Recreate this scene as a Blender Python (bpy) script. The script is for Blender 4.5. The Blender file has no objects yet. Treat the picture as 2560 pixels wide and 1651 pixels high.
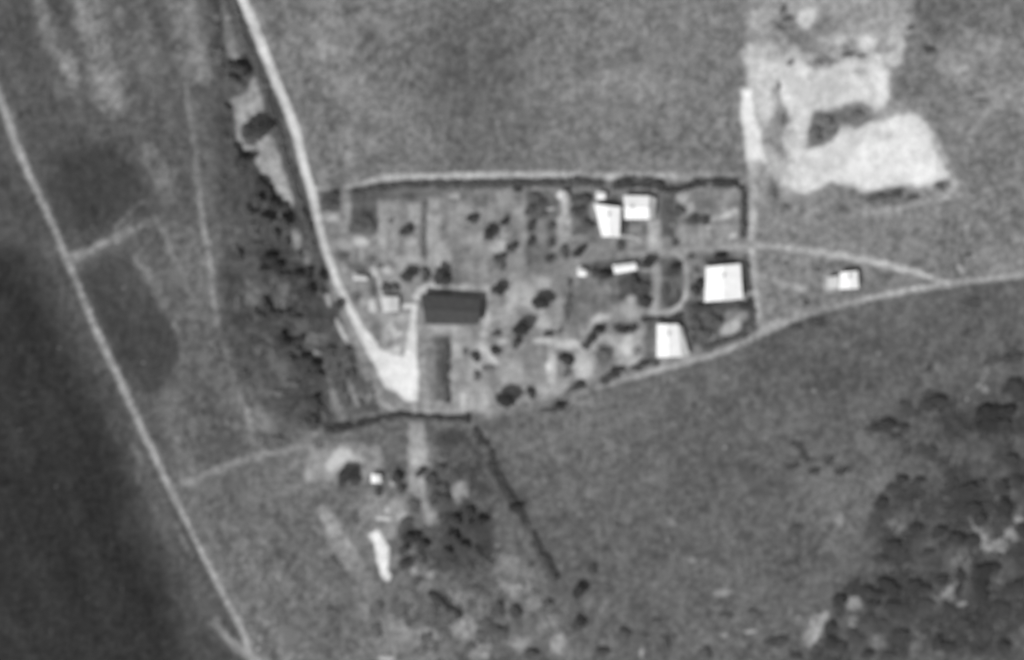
import bpy, math, random
import numpy as np

# ------------------------------------------------------------------ scene, camera, light
S = 0.13                                   # metres per map unit (survey grid)
CX, CY = 1280.0, 825.5
def P(px, py): return ((px - CX) * S, (CY - py) * S)

scene = bpy.context.scene
C = scene.collection
ALT = 1200.0
SPAN = 2560 * S
cam_d = bpy.data.cameras.new("aerial_camera")
cam_d.sensor_width = 36.0
cam_d.lens = 36.0 * ALT / SPAN
cam_d.clip_start = 1.0
cam_d.clip_end = 60000.0
cam_d.dof.use_dof = True                    # an old, slightly soft aerial lens
cam_d.dof.focus_distance = ALT * 0.5
cam_d.dof.aperture_fstop = cam_d.lens / 1000.0 / 2.1
cam = bpy.data.objects.new("aerial_camera", cam_d)
cam.location = (0, 0, ALT)
C.objects.link(cam)
scene.camera = cam

SUN_EL = math.radians(50)
SUN_AZ_VEC = (-0.66, -0.75)                 # horizontal direction towards the sun
n_ = math.hypot(*SUN_AZ_VEC)
sx, sy = SUN_AZ_VEC[0] / n_, SUN_AZ_VEC[1] / n_
world = bpy.data.worlds.new("World")
scene.world = world
world.use_nodes = True
nt = world.node_tree
nt.nodes.clear()
sky = nt.nodes.new("ShaderNodeTexSky")
sky.sky_type = 'NISHITA'
sky.sun_disc = False
sky.sun_elevation = SUN_EL
sky.sun_rotation = math.atan2(sx, sy)
bw = nt.nodes.new("ShaderNodeRGBToBW")      # black-and-white film
bg = nt.nodes.new("ShaderNodeBackground")
bg.inputs[1].default_value = 0.13
wo = nt.nodes.new("ShaderNodeOutputWorld")
nt.links.new(sky.outputs[0], bw.inputs[0])
nt.links.new(bw.outputs[0], bg.inputs[0])
nt.links.new(bg.outputs[0], wo.inputs[0])

sun_d = bpy.data.lights.new("sun", 'SUN')
sun_d.energy = 3.7
sun_d.angle = math.radians(0.5)
sun_d.color = (1, 1, 1)
sun = bpy.data.objects.new("sun", sun_d)
from mathutils import Vector
sun.rotation_euler = Vector((sx * math.cos(SUN_EL), sy * math.cos(SUN_EL), math.sin(SUN_EL))).to_track_quat('Z', 'Y').to_euler()
sun.location = (-200, -200, 300)
C.objects.link(sun)
scene.view_settings.view_transform = 'Standard'
scene.view_settings.look = 'None'
scene.view_settings.exposure = 0.0
scene.view_settings.gamma = 1.0
scene.cycles.max_bounces = 4

# ------------------------------------------------------------------ helpers
K = 1.2
def tone(v):
    """grey the photograph shows in open sun (0..255) -> surface reflectance"""
    v = np.asarray(v, float) / 255.0
    lin = np.where(v <= 0.04045, v / 12.92, ((np.maximum(v, 0) + 0.055) / 1.055) ** 2.4)
    return np.clip(lin / K, 0.01, 0.86)

rng = np.random.default_rng(7)
random.seed(11)

def tag(o, label=None, cat=None, group=None, kind=None):
    if label: o["label"] = label
    if cat: o["category"] = cat
    if group: o["group"] = group
    if kind: o["kind"] = kind
    return o

def new_mat(name, base=0.3, rough=0.9, noise_scale=None, noise_amt=0.2, attr=None, bump=0.0, objcolor=False, stretch=None):
    m = bpy.data.materials.new(name); m.use_nodes = True
    t = m.node_tree; b = t.nodes["Principled BSDF"]
    b.inputs["Roughness"].default_value = rough
    b.inputs["Specular IOR Level"].default_value = 0.15
    src = None
    if attr:
        a = t.nodes.new("ShaderNodeAttribute"); a.attribute_name = attr; src = a.outputs["Fac"]
    elif objcolor:
        a = t.nodes.new("ShaderNodeObjectInfo"); bwn = t.nodes.new("ShaderNodeRGBToBW")
        t.links.new(a.outputs["Color"], bwn.inputs[0]); src = bwn.outputs[0]
    else:
        v = t.nodes.new("ShaderNodeValue"); v.outputs[0].default_value = base; src = v.outputs[0]
    if noise_scale:
        g = t.nodes.new("ShaderNodeNewGeometry"); n = t.nodes.new("ShaderNodeTexNoise")
        n.inputs["Scale"].default_value = noise_scale; n.inputs["Detail"].default_value = 4
        n.inputs["Roughness"].default_value = 0.65
        if stretch:
            vm = t.nodes.new("ShaderNodeVectorMath"); vm.operation = 'MULTIPLY'
            vm.inputs[1].default_value = stretch
            t.links.new(g.outputs["Position"], vm.inputs[0]); t.links.new(vm.outputs[0], n.inputs["Vector"])
        else:
            t.links.new(g.outputs["Position"], n.inputs["Vector"])
        mr = t.nodes.new("ShaderNodeMapRange")
        mr.inputs["From Min"].default_value = 0.25; mr.inputs["From Max"].default_value = 0.75
        mr.inputs["To Min"].default_value = 1 - noise_amt; mr.inputs["To Max"].default_value = 1 + noise_amt
        t.links.new(n.outputs["Fac"], mr.inputs["Value"])
        mu = t.nodes.new("ShaderNodeMath"); mu.operation = 'MULTIPLY'
        t.links.new(src, mu.inputs[0]); t.links.new(mr.outputs[0], mu.inputs[1]); src = mu.outputs[0]
        if bump:
            bp = t.nodes.new("ShaderNodeBump"); bp.inputs["Strength"].default_value = bump
            bp.inputs["Distance"].default_value = 0.1
            t.links.new(n.outputs["Fac"], bp.inputs["Height"]); t.links.new(bp.outputs[0], b.inputs["Normal"])
    t.links.new(src, b.inputs["Base Color"])
    return m

def mesh_np(name, verts, quads, mat, attr=None):
    me = bpy.data.meshes.new(name)
    nv, nq = len(verts), len(quads)
    me.vertices.add(nv); me.vertices.foreach_set("co", np.asarray(verts, np.float32).ravel())
    me.loops.add(nq * 4); me.loops.foreach_set("vertex_index", np.asarray(quads, np.int32).ravel())
    me.polygons.add(nq); me.polygons.foreach_set("loop_start", np.arange(0, nq * 4, 4, dtype=np.int32))
    me.polygons.foreach_set("loop_total", np.full(nq, 4, np.int32))
    me.update(calc_edges=True)
    if attr is not None:
        a = me.attributes.new("tone", 'FLOAT', 'POINT'); a.data.foreach_set("value", np.asarray(attr, np.float32).ravel())
    me.materials.append(mat)
    return me

def link(name, me, parent=None):
    o = bpy.data.objects.new(name, me); C.objects.link(o)
    if parent: o.parent = parent
    return o

# ------------------------------------------------------------------ ground reflectance map
STEP = 2.5
gx = np.arange(-320, 2880 + .1, STEP); gy = np.arange(-260, 1912 + .1, STEP)
GX, GY = np.meshgrid(gx, gy)
H, W = GX.shape

def lattice_noise(cell, seed, cellx=None):
    r = np.random.default_rng(seed)
    cellx = cellx or cell
    nx = int((gx[-1] - gx[0]) / cellx) + 4; ny = int((gy[-1] - gy[0]) / cell) + 4
    g = r.uniform(-1, 1, (ny, nx))
    u = (gx - gx[0]) / cellx; v = (gy - gy[0]) / cell
    iu = u.astype(int); iv = v.astype(int); fu = u - iu; fv = v - iv
    fu = fu * fu * (3 - 2 * fu); fv = fv * fv * (3 - 2 * fv)
    a = g[iv][:, iu] * (1 - fu) + g[iv][:, iu + 1] * fu
    b = g[iv + 1][:, iu] * (1 - fu) + g[iv + 1][:, iu + 1] * fu
    return a * (1 - fv[:, None]) + b * fv[:, None]
def fbm(cell, seed, octs=4, gain=0.55, ax=1.0):
    s = 0; a = 1; t = 0
    for k in range(octs):
        s = s + a * lattice_noise(cell / 2 ** k, seed + k, cell * ax / 2 ** k); t += a; a *= gain
    return s / t
WX = GX + 9 * fbm(60, 100, 3); WY = GY + 9 * fbm(60, 200, 3)
F = np.full((H, W), 110.0)
LAB = np.zeros((H, W), int)
LNAMES = [None]

def region(x0, x1, y0, y1):
    j0 = max(0, int((x0 - gx[0]) / STEP) - 1); j1 = min(W, int((x1 - gx[0]) / STEP) + 3)
    i0 = max(0, int((y0 - gy[0]) / STEP) - 1); i1 = min(H, int((y1 - gy[0]) / STEP) + 3)
    return slice(i0, i1), slice(j0, j1)
def ss(t):
    t = np.clip(t, 0, 1); return t * t * (3 - 2 * t)
def apply(sl, alpha, val, label):
    F[sl] = F[sl] * (1 - alpha) + val * alpha
    if label: LAB[sl][alpha > 0.5] = label
def sdf_poly(X, Y, pts):
    d = np.full(X.shape, 1e18); inside = np.zeros(X.shape, bool)
    n = len(pts)
    for i in range(n):
        x0, y0 = pts[i]; x1, y1 = pts[(i + 1) % n]
        dx, dy = x1 - x0, y1 - y0
        t = np.clip(((X - x0) * dx + (Y - y0) * dy) / (dx * dx + dy * dy + 1e-9), 0, 1)
        d = np.minimum(d, (X - x0 - t * dx) ** 2 + (Y - y0 - t * dy) ** 2)
        if dy != 0:
            c = ((y0 > Y) != (y1 > Y)) & (X < dx * (Y - y0) / dy + x0); inside ^= c
    d = np.sqrt(d)
    return np.where(inside, -d, d)
def poly(pts, val, f=6, a=1.0, label=0, warp=True):
    xs = [p[0] for p in pts]; ys = [p[1] for p in pts]; m = f + 14
    sl = region(min(xs) - m, max(xs) + m, min(ys) - m, max(ys) + m)
    X, Y = (WX[sl], WY[sl]) if warp else (GX[sl], GY[sl])
    d = sdf_poly(X, Y, pts)
    apply(sl, a * ss((f - d) / (2 * f)), val, label)
def rect(x0, y0, x1, y1, val, f=5, a=1.0, label=0): poly([(x0, y0), (x1, y0), (x1, y1), (x0, y1)], val, f, a, label)
def line(pts, w, val, f=5, a=1.0, label=0, warp=False):
    """pts (x, y[, width][, value]) ; soft-edged strip"""
    P4 = []
    for p in pts:
        P4.append((p[0], p[1], p[2] if len(p) > 2 else w, p[3] if len(p) > 3 else val))
    xs = [p[0] for p in P4]; ys = [p[1] for p in P4]; m = max(p[2] for p in P4) + f + 14
    sl = region(min(xs) - m, max(xs) + m, min(ys) - m, max(ys) + m)
    X, Y = (WX[sl], WY[sl]) if warp else (GX[sl], GY[sl])
    best = np.full(X.shape, 1e9); bv = np.full(X.shape, float(val))
    for p, q in zip(P4[:-1], P4[1:]):
        dx, dy = q[0] - p[0], q[1] - p[1]
        t = np.clip(((X - p[0]) * dx + (Y - p[1]) * dy) / (dx * dx + dy * dy + 1e-9), 0, 1)
        d = np.hypot(X - p[0] - t * dx, Y - p[1] - t * dy) - (p[2] + t * (q[2] - p[2])) / 2
        k = d < best
        best = np.where(k, d, best); bv = np.where(k, p[3] + t * (q[3] - p[3]), bv)
    apply(sl, a * ss((f - best) / (2 * f)), bv, label)
def blob(x, y, rx, ry, val, rot=0, a=1.0, soft=0.5, label=0):
    r = max(rx, ry) * (1 + soft) + 12
    sl = region(x - r, x + r, y - r, y + r)
    c, s = math.cos(math.radians(rot)), math.sin(math.radians(rot))
    X, Y = WX[sl] - x, WY[sl] - y
    u = (X * c - Y * s) / rx; v = (X * s + Y * c) / ry     # rot counter-clockwise on the map
    d = np.hypot(u, v)
    apply(sl, a * ss((1 + soft - d) / (2 * soft)), val, label)
def label(name, text, cat):
    LNAMES.append((name, text, cat)); return len(LNAMES) - 1
def crop(ox, oy, sc): return lambda pts: [((ox + p[0] / sc), (oy + p[1] / sc)) + tuple((q / sc if i == 0 else q) for i, q in enumerate(p[2:])) for p in pts]

# --- large fields
poly([(-400, -300), (640, -300), (800, 470), (960, 900), (900, 1000), (640, 1120), (640, 1700), (-400, 1700)], 93, 20)
poly([(-400, -300), (70, -300), (90, 100), (170, 300), (130, 420), (0, 240), (-400, -100)], 84, 35)
poly([(-400, -300), (-10, 245), (170, 650), (380, 1110), (640, 1640), (700, 1950), (-400, 1950)], 76, 8)
poly([(-400, 560), (60, 640), (210, 960), (310, 1180), (370, 1380), (440, 1560), (520, 1950), (-400, 1950)], 49, 50)
poly([(600, -300), (610, 0), (700, 220), (770, 450), (830, 470), (1000, 442), (1860, 440), (1868, -300)], 121, 10)
blob(1150, 220, 240, 180, 95, 0, .95, .8); blob(1500, 150, 120, 70, 108, 0, .6, .8); blob(760, 60, 90, 120, 135, 20, .6, .8); blob(950, 230, 120, 200, 128, -15, .5, .8)
blob(1000, 340, 110, 60, 131, 0, .5, .8); blob(1640, 110, 200, 90, 128, 0, .5, .8); blob(1560, 300, 230, 90, 117, 0, .5, .8); blob(820, 380, 60, 80, 112, 0, .5, .8)
poly([(1880, -300), (3000, -300), (3000, 690), (2380, 710), (1900, 830), (1885, 620)], 121, 10)
poly([(2270, -300), (3000, -300), (3000, 150), (2560, 110), (2400, 80), (2300, 130), (2260, 90)], 110, 30)
poly([(1950, 800), (2400, 708), (3000, 650), (3000, 1950), (1000, 1950), (1200, 1050), (1500, 970)], 97, 6)
blob(2150, 850, 260, 90, 88, 10, .6, .7); blob(1500, 1180, 190, 130, 106, 0, .7, .8); blob(1420, 1080, 150, 60, 110, 10, .6, .8)
blob(2080, 1330, 110, 190, 105, -20, .8, .7); blob(1800, 1400, 220, 200, 100, 0, .6, .7); blob(2150, 1200, 110, 60, 105, 20, .6, .7)
blob(2400, 770, 160, 50, 92, 8, .6, .7)
blob(1700, 1180, 150, 90, 92, 0, .6, .8); blob(1620, 1270, 120, 90, 94, 0, .5, .8)
# east meadows mottling
for x, y, rx, ry, v in [(2440, 130, 60, 40, 140), (2480, 220, 60, 35, 135), (2380, 180, 40, 40, 140), (2300, 215, 60, 60, 112), (2420, 330, 60, 50, 130),
                        (2480, 430, 80, 80, 110), (2150, 560, 120, 40, 124), (2000, 560, 60, 60, 128), (2450, 600, 90, 60, 128), (2290, 600, 80, 50, 120), (1950, 520, 40, 80, 120), (2400, 620, 50, 40, 118),
                        (2100, 620, 60, 20, 130), (2540, 330, 60, 40, 108), (2250, 640, 60, 20, 110), (2520, 560, 60, 60, 112)]:
    blob(x, y, rx, ry, v, 0, .7, .7)

# --- west of the village
poly([(20, 300), (110, 280), (200, 330), (330, 380), (350, 520), (260, 590), (170, 640), (130, 560)], 80, 40, .85)
poly([(190, 670), (330, 620), (430, 790), (480, 900), (460, 1100), (400, 1140), (300, 940)], 84, 40, .7)
poly([(140, 370), (290, 365), (335, 430), (335, 515), (260, 560), (175, 620), (130, 540)], 66, 34)
poly([(185, 690), (250, 650), (330, 630), (360, 700), (420, 800), (450, 880), (430, 950), (400, 1010), (360, 960), (290, 900), (230, 790)], 67, 32)
blob(455, 1110, 45, 55, 76, 0, .9); blob(300, 300, 60, 60, 92, 0, .6); blob(210, 270, 40, 50, 84, 20, .7); blob(360, 300, 60, 60, 92)
line([(100, 0), (130, 90), (165, 160), (190, 205)], 40, 122, 16, .75, warp=True)
blob(170, 157, 22, 20, 142, 0, .6); blob(186, 192, 12, 14, 145, 0, .6); blob(150, 60, 24, 60, 84, 10, .6)
line([(200, -50), (235, 60), (255, 160), (280, 260)], 76, 124, 18, .9, warp=True)
blob(268, 225, 34, 46, 136, 10, .8); blob(298, 40, 12, 24, 140, 0, .6)
line([(430, -100), (465, 60), (500, 175)], 74, 132, 14, .85, warp=True)
blob(475, 150, 40, 26, 145, 0, .6); blob(470, 45, 22, 30, 146, 0, .5)
blob(345, 140, 60, 130, 101, 0, .6)
blob(365, 380, 24, 30, 125, 25, .7); blob(415, 430, 40, 50, 118, 0, .6); blob(420, 460, 26, 30, 124, 0, .6); blob(335, 370, 18, 26, 84, 25, .6)
poly([(385, 560), (520, 560), (560, 900), (620, 1000), (640, 1110), (460, 1190), (380, 1000), (470, 880)], 101, 25, .8)
blob(570, 610, 30, 50, 124, 0, .7); blob(520, 700, 60, 60, 108, 0, .5)
poly([(120, 560), (400, 1200), (560, 1520), (500, 1560), (370, 1250), (270, 1020), (180, 760)], 90, 24, .6)
poly([(400, 1200), (640, 1110), (900, 1200), (1250, 1460), (1300, 1950), (660, 1800), (600, 1560), (500, 1360)], 108, 18, .9)
blob(150, 600, 70, 30, 92, 20, .5)
LB = label("track", "pale straight dirt track running down the left side", "track")
line([(-60, 110, 18), (0, 246, 20, 158), (43, 371, 20, 160), (82, 460, 18, 165), (125, 546, 18, 160), (168, 653, 17, 158), (205, 740, 17, 168), (250, 846, 19, 160), (303, 961, 18, 175), (368, 1100, 18, 165),
      (436, 1243, 17, 165), (501, 1375, 14, 165), (558, 1486, 14, 160), (601, 1565, 17, 155), (635, 1655, 17, 170), (760, 1900, 17)], 18, 165, 8, .86, LB)
line([(440, 1310), (460, 1360), (480, 1390)], 10, 128, 7, .7); line([(330, 1110), (350, 1150), (345, 1200)], 12, 112, 8, .6)
line([(535, 1560), (565, 1600), (610, 1635), (660, 1660)], 22, 140, 10, .8, warp=True)
LB = label("track", "faint dirt track joining the long left track from the upper right", "track")
line([(175, 645, 24, 130), (250, 615, 22, 136), (320, 585, 18, 140), (388, 548, 18, 130)], 22, 140, 9, .85, LB, True)
line([(290, 570), (355, 510)], 10, 130, 6, .6, warp=True)
LB = label("track", "faint winding footpath through the rough strip left of the main road", "path")
line([(463, 170, 12, 130), (470, 260, 12, 135), (484, 350, 14, 130), (492, 440, 16, 138), (502, 520, 16, 150), (508, 570, 15, 168), (522, 628, 13, 165), (530, 700, 13, 135), (537, 790, 15, 148), (546, 830, 13, 128),
      (575, 910, 12, 125), (600, 1000, 10, 130), (618, 1022, 14, 155), (627, 1070, 16, 150), (632, 1110, 12, 130)], 14, 140, 8, .7, LB)
line([(395, 560, 14), (420, 610, 16), (450, 665, 12)], 14, 128, 8, .75, warp=True); line([(455, 690), (475, 760), (495, 830)], 12, 112, 10, .6, warp=True)
line([(345, 640), (390, 720), (430, 790), (455, 840), (465, 900)], 22, 118, 10, .75, warp=True)
blob(435, 815, 8, 10, 148, 0, .7)
poly([(610, 1020), (660, 1010), (710, 1060), (690, 1080), (630, 1095)], 132, 10, .75)
LB = label("track", "pale track curving from the lower left track up to the dark hedge", "track")
line([(445, 1215, 20, 135), (510, 1190, 20, 140), (570, 1160, 20, 142), (640, 1140, 20, 138), (700, 1128, 16, 142), (750, 1112, 14, 150), (785, 1088, 12, 152), (850, 1066, 10, 140)], 18, 145, 8, .85, LB, True)

# --- woodland strip beside the main road
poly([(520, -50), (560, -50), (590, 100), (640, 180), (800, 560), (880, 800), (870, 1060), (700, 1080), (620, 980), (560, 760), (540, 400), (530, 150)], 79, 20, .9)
c6 = crop(500, 0, 3.5); c7 = crop(520, 400, 3.6657); c8 = crop(520, 780, 3.6657)
line(c6([(190, 0, 60), (250, 200, 90), (280, 320, 110), (300, 480, 110)]), 20, 142, 9, .85, warp=True)
line([(533, -20), (545, 140), (560, 170)], 26, 78, 8, .7, warp=True)
LB = label("bare_ground", "pale grassy glade between the trees and the upper main road", "glade")
poly(c6([(280, 880), (420, 800), (440, 700), (510, 650), (560, 800), (560, 940), (620, 1060), (700, 1200), (740, 1380), (770, 1540), (640, 1540), (480, 1420), (480, 1350), (360, 1300), (300, 1200), (300, 1000)]), 152, 7, 1, LB)
blob(500 + 490 / 3.5, 830 / 3.5, 22, 36, 160, -10, .6); blob(500 + 400 / 3.5, 960 / 3.5, 12, 20, 150, 0, .6); blob(500 + 620 / 3.5, 1400 / 3.5, 24, 24, 160, 0, .5); blob(500 + 700 / 3.5, 1450 / 3.5, 16, 14, 120, 0, .7)
poly(c7([(430, 30), (500, -20), (700, 0), (740, 250), (800, 400), (750, 440), (640, 340), (540, 200)]), 155, 6, 1, LB)
blob(520 + 720 / 3.67, 400 + 80 / 3.67, 16, 12, 118, 0, .7)
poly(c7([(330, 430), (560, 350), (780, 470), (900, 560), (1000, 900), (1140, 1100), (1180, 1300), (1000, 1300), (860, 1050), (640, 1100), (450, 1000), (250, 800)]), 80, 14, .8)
blob(520 + 810 / 3.67, 400 + 740 / 3.67, 15, 27, 152, 0, .9); blob(520 + 900 / 3.67, 400 + 890 / 3.67, 10, 26, 130, 15, .8)
blob(520 + 690 / 3.67, 400 + 1190 / 3.67, 14, 16, 124, 0, .8); blob(520 + 650 / 3.67, 400 + 1320 / 3.67, 14, 14, 128, 0, .8); blob(520 + 400 / 3.67, 400 + 1270 / 3.67, 26, 40, 116, 15, .7)
blob(520 + 1100 / 3.67, 400 + 1270 / 3.67, 8, 20, 160, 15, .9)
blob(660, 860, 20, 22, 118, 0, .7); blob(770, 830, 70, 40, 112, 0, .7); blob(700, 960, 60, 50, 100, 0, .7); blob(680, 1080, 60, 30, 102, 0, .6)
c9 = crop(780, 740, 4.53)
poly(c9([(100, 590), (400, 520), (530, 620), (650, 760), (740, 900), (760, 1030), (860, 1130), (800, 1300), (480, 1350), (300, 1100), (200, 850)]), 84, 8, .95)
line(c9([(110, 720, 40), (170, 900, 90), (240, 1130, 110), (340, 1370, 130)]), 60, 124, 7, .85, warp=True)
line(c9([(390, 760, 60, 104), (420, 960, 60, 112), (480, 1080, 60), (540, 1220, 50)]), 12, 118, 6, .8, warp=True)
blob(780 + 640 / 4.53, 740 + 1130 / 4.53, 14, 18, 120, 0, .7)
line(c9([(280, 280, 40, 185), (330, 380, 50, 205), (380, 460, 60, 205), (440, 560, 50, 150)]), 12, 200, 5, .95, warp=True)
line(c9([(170, -20, 50, 150), (210, 120, 50, 165)]), 12, 160, 5, .9, warp=True)
blob(780 + 30 / 4.53, 740 + 650 / 4.53, 12, 9, 185, -20, .9)
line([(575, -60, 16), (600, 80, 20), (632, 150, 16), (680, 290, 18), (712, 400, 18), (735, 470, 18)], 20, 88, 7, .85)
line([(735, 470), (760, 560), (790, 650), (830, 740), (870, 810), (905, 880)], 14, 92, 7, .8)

# --- village ground
poly([(790, 480), (1860, 460), (1880, 840), (1500, 960), (1200, 1045), (960, 1035), (880, 880), (820, 700)], 131, 8)
v1 = crop(780, 430, 4.53)
def vb(o, x, y, rx, ry, val, rot=0, a=.9, soft=.5): blob(o[0] + x / o[2], o[1] + y / o[2], rx / o[2], ry / o[2], val, rot, a, soft)
V1, V2, V3, V4, V5 = (780, 430, 4.53), (1140, 430, 4.53), (1500, 430, 4.53), (780, 740, 4.53), (1140, 740, 4.53)
V6, V7, V8, V9, V4c = (1280, 550, 2.8), (1920, 550, 2.8), (1920, 1100, 2.795), (640, 1100, 2.795), (1920, 0, 2.8)
def vr(o, x0, y0, x1, y1, val, f=5, a=.9): rect(o[0] + x0 / o[2], o[1] + y0 / o[2], o[0] + x1 / o[2], o[1] + y1 / o[2], val, f, a)
vr(V1, 400, 180, 1250, 340, 100, 8); vr(V1, 1200, 220, 1812, 300, 108, 7, .6)
vr(V1, 95, 215, 325, 440, 86); vr(V1, 430, 240, 750, 700, 96, 6); vb(V1, 610, 500, 50, 120, 84); vr(V1, 340, 230, 420, 640, 132, 5, .8)
vb(V1, 220, 520, 90, 50, 162); vb(V1, 380, 430, 40, 60, 145)
vr(V1, 760, 400, 960, 1000, 146, 6); vb(V1, 800, 740, 80, 60, 158); vb(V1, 560, 790, 85, 50, 188); vb(V1, 570, 900, 20, 80, 160); vb(V1, 340, 820, 70, 60, 152); vb(V1, 450, 840, 40, 40, 150)
vb(V1, 220, 620, 80, 60, 130); vb(V1, 350, 950, 80, 60, 104); vb(V1, 680, 980, 70, 50, 112); vb(V1, 500, 1080, 110, 50, 112)
vr(V1, 970, 400, 1100, 620, 132); vr(V1, 1105, 370, 1225, 620, 158, 5); vr(V1, 970, 740, 1040, 920, 124, 4, .7); vr(V1, 1060, 760, 1220, 1020, 150, 6)
vr(V1, 1245, 350, 1300, 1000, 118, 4); vb(V1, 1380, 350, 60, 80, 152); vb(V1, 1590, 265, 70, 35, 170); vr(V1, 1310, 480, 1450, 1040, 156, 6); vr(V1, 1400, 780, 1560, 1060, 160, 8)
vr(V1, 1470, 430, 1540, 760, 122, 5, .7); vb(V1, 1680, 410, 70, 50, 155); vb(V1, 1640, 620, 90, 110, 142); vb(V1, 1700, 920, 100, 80, 118)
vb(V1, 370, 1100, 50, 50, 155); vb(V1, 480, 1220, 130, 90, 142, 0, .7); line(v1([(690, 1100, 60, 180), (730, 1200, 60, 182), (770, 1300, 60, 155), (800, 1390, 60, 150)]), 10, 175, 4)
vb(V1, 870, 1120, 60, 50, 170); vb(V1, 920, 1200, 60, 40, 140); vr(V1, 640, 1200, 730, 1420, 105, 5, .7); vb(V1, 510, 1420, 50, 60, 105)
line(v1([(1180, 1420, 80), (1230, 1340, 90), (1320, 1310, 80), (1430, 1320, 70)]), 16, 182, 6); vr(V1, 1560, 1270, 1830, 1420, 158, 5); vb(V1, 1050, 1340, 60, 60, 145)
vb(V1, 1650, 1140, 120, 90, 128)
# upper middle
vb(V2, 560, 310, 100, 90, 150); vb(V2, 330, 330, 120, 80, 118); vb(V2, 50, 400, 60, 40, 155); vb(V2, 730, 460, 90, 60, 148); vb(V2, 500, 840, 90, 65, 168, 20); vb(V2, 560, 720, 60, 40, 148); vb(V2, 130, 740, 130, 70, 146)
vr(V2, 800, 230, 1150, 1050, 102, 8, .8); vr(V2, 920, 560, 1030, 800, 128, 5, .8); vb(V2, 1060, 430, 45, 16, 165); vb(V2, 700, 310, 60, 60, 125)
vb(V2, 1205, 270, 70, 55, 200); line([(1410, 500, 12, 185), (1412, 545, 14, 165)], 12, 170, 5); poly([(1397, 545), (1440, 535), (1462, 570), (1462, 600), (1440, 600), (1400, 615)], 150, 5); vb(V2, 1260, 630, 50, 40, 128); vb(V2, 1130, 900, 60, 40, 145)
vr(V2, 1310, 230, 1500, 720, 96, 8, .8); vb(V2, 240, 1040, 140, 140, 136); vr(V2, 0, 1265, 390, 1420, 156, 5)
vr(V2, 560, 1290, 900, 1540, 158, 12); vb(V2, 1000, 1280, 90, 70, 162); vb(V2, 680, 1060, 90, 90, 132); vb(V2, 900, 1130, 160, 60, 118); vr(V2, 1110, 1250, 1540, 1700, 117, 10, .7)
vb(V2, 1530, 985, 110, 45, 130); vb(V2, 1750, 850, 90, 50, 140); vb(V2, 1640, 1030, 200, 40, 108)
# upper right plots
vr(V3, 60, 250, 260, 380, 116, 6); vb(V3, 10, 265, 55, 45, 190); vr(V3, 240, 540, 520, 720, 100, 6); vr(V3, 320, 610, 470, 700, 138, 5); vr(V3, 530, 560, 690, 880, 160, 6); vr(V3, 690, 250, 880, 760, 100, 8)
line([(1545, 592, 5, 195), (1575, 592, 5, 195), (1600, 602, 5, 175)], 5, 190, 3, .9)
vb(V3, 940, 290, 70, 60, 168); vb(V3, 1030, 430, 50, 60, 158); vb(V3, 900, 430, 60, 60, 92); vb(V3, 1100, 540, 150, 60, 92); vb(V3, 1200, 330, 150, 110, 122); vb(V3, 1480, 280, 70, 80, 136)
line([(1782, 548, 14, 160), (1810, 543, 14, 168), (1838, 527, 14, 175)], 14, 170, 5); vr(V3, 1140, 590, 1570, 770, 145, 8); vb(V3, 1530, 705, 40, 30, 172); vb(V3, 950, 700, 90, 90, 144); vb(V3, 1330, 690, 60, 60, 130)
vr(V3, 1000, 800, 1560, 850, 118, 5, .8); vb(V3, 620, 850, 25, 22, 185); vb(V3, 80, 840, 60, 40, 130); vr(V3, 0, 900, 450, 1000, 118, 5)
vb(V3, 240, 820, 60, 60, 92)
# oval garden path and plots
poly(v1([(0, 0), (1, 0), (1, 1)]), 126, 1)
vr(V3, 690, 980, 930, 1520, 96, 10); vb(V3, 830, 1270, 60, 180, 112); vb(V3, 820, 1100, 90, 60, 78)
LB = label("path", "pale curved path looping round the dark oval garden bed", "path")
line([(1640, 640, 5, 140), (1668, 628, 6, 140), (1700, 640, 9, 160), (1713, 665, 10, 150), (1719, 700, 10, 148), (1716, 740, 11, 165), (1700, 765, 14, 182), (1680, 778, 14, 170), (1655, 785, 14, 155)], 10, 155, 4, .95, LB)
line([(1640, 668, 18, 158), (1642, 710, 18, 150), (1636, 750, 20, 150), (1632, 785, 26, 152)], 20, 152, 5, .95, LB)
vb(V3, 1060, 1180, 60, 60, 138); vr(V3, 1000, 1000, 1180, 1540, 116, 6, .6)
vr(V6, 560, 310, 700, 400, 92, 6); vr(V6, 400, 420, 740, 640, 117, 10, .8); vr(V6, 740, 370, 970, 600, 90, 8); vb(V6, 600, 520, 60, 50, 124); vb(V6, 490, 360, 34, 26, 205)
vb(V6, 620, 690, 70, 32, 184, 20); vb(V6, 540, 760, 30, 50, 160, -30); vb(V6, 825, 620, 80, 75, 164); vb(V6, 840, 550, 40, 30, 170); vr(V6, 700, 600, 760, 700, 140, 5, .8)
vr(V6, 1180, 570, 1490, 900, 94, 8, .85); vb(V6, 1380, 700, 90, 70, 104); vb(V6, 1540, 745, 95, 36, 178, 38); vb(V6, 1610, 680, 30, 50, 150); vb(V6, 1560, 640, 60, 26, 120); vb(V6, 1290, 890, 50, 24, 135); vb(V6, 1390, 830, 40, 26, 135, 30)
vr(V6, 930, 720, 1010, 970, 108, 5); vr(V6, 1180, 930, 1300, 970, 165, 6, .7)
poly([(1540, 840), (1600, 830), (1612, 900), (1590, 915), (1550, 918), (1530, 890)], 160, 7); vb(V6, 800, 880, 40, 55, 198); vb(V6, 885, 915, 40, 34, 126); vb(V6, 680, 850, 60, 36, 168, -25); vb(V6, 610, 820, 26, 26, 150)
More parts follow.
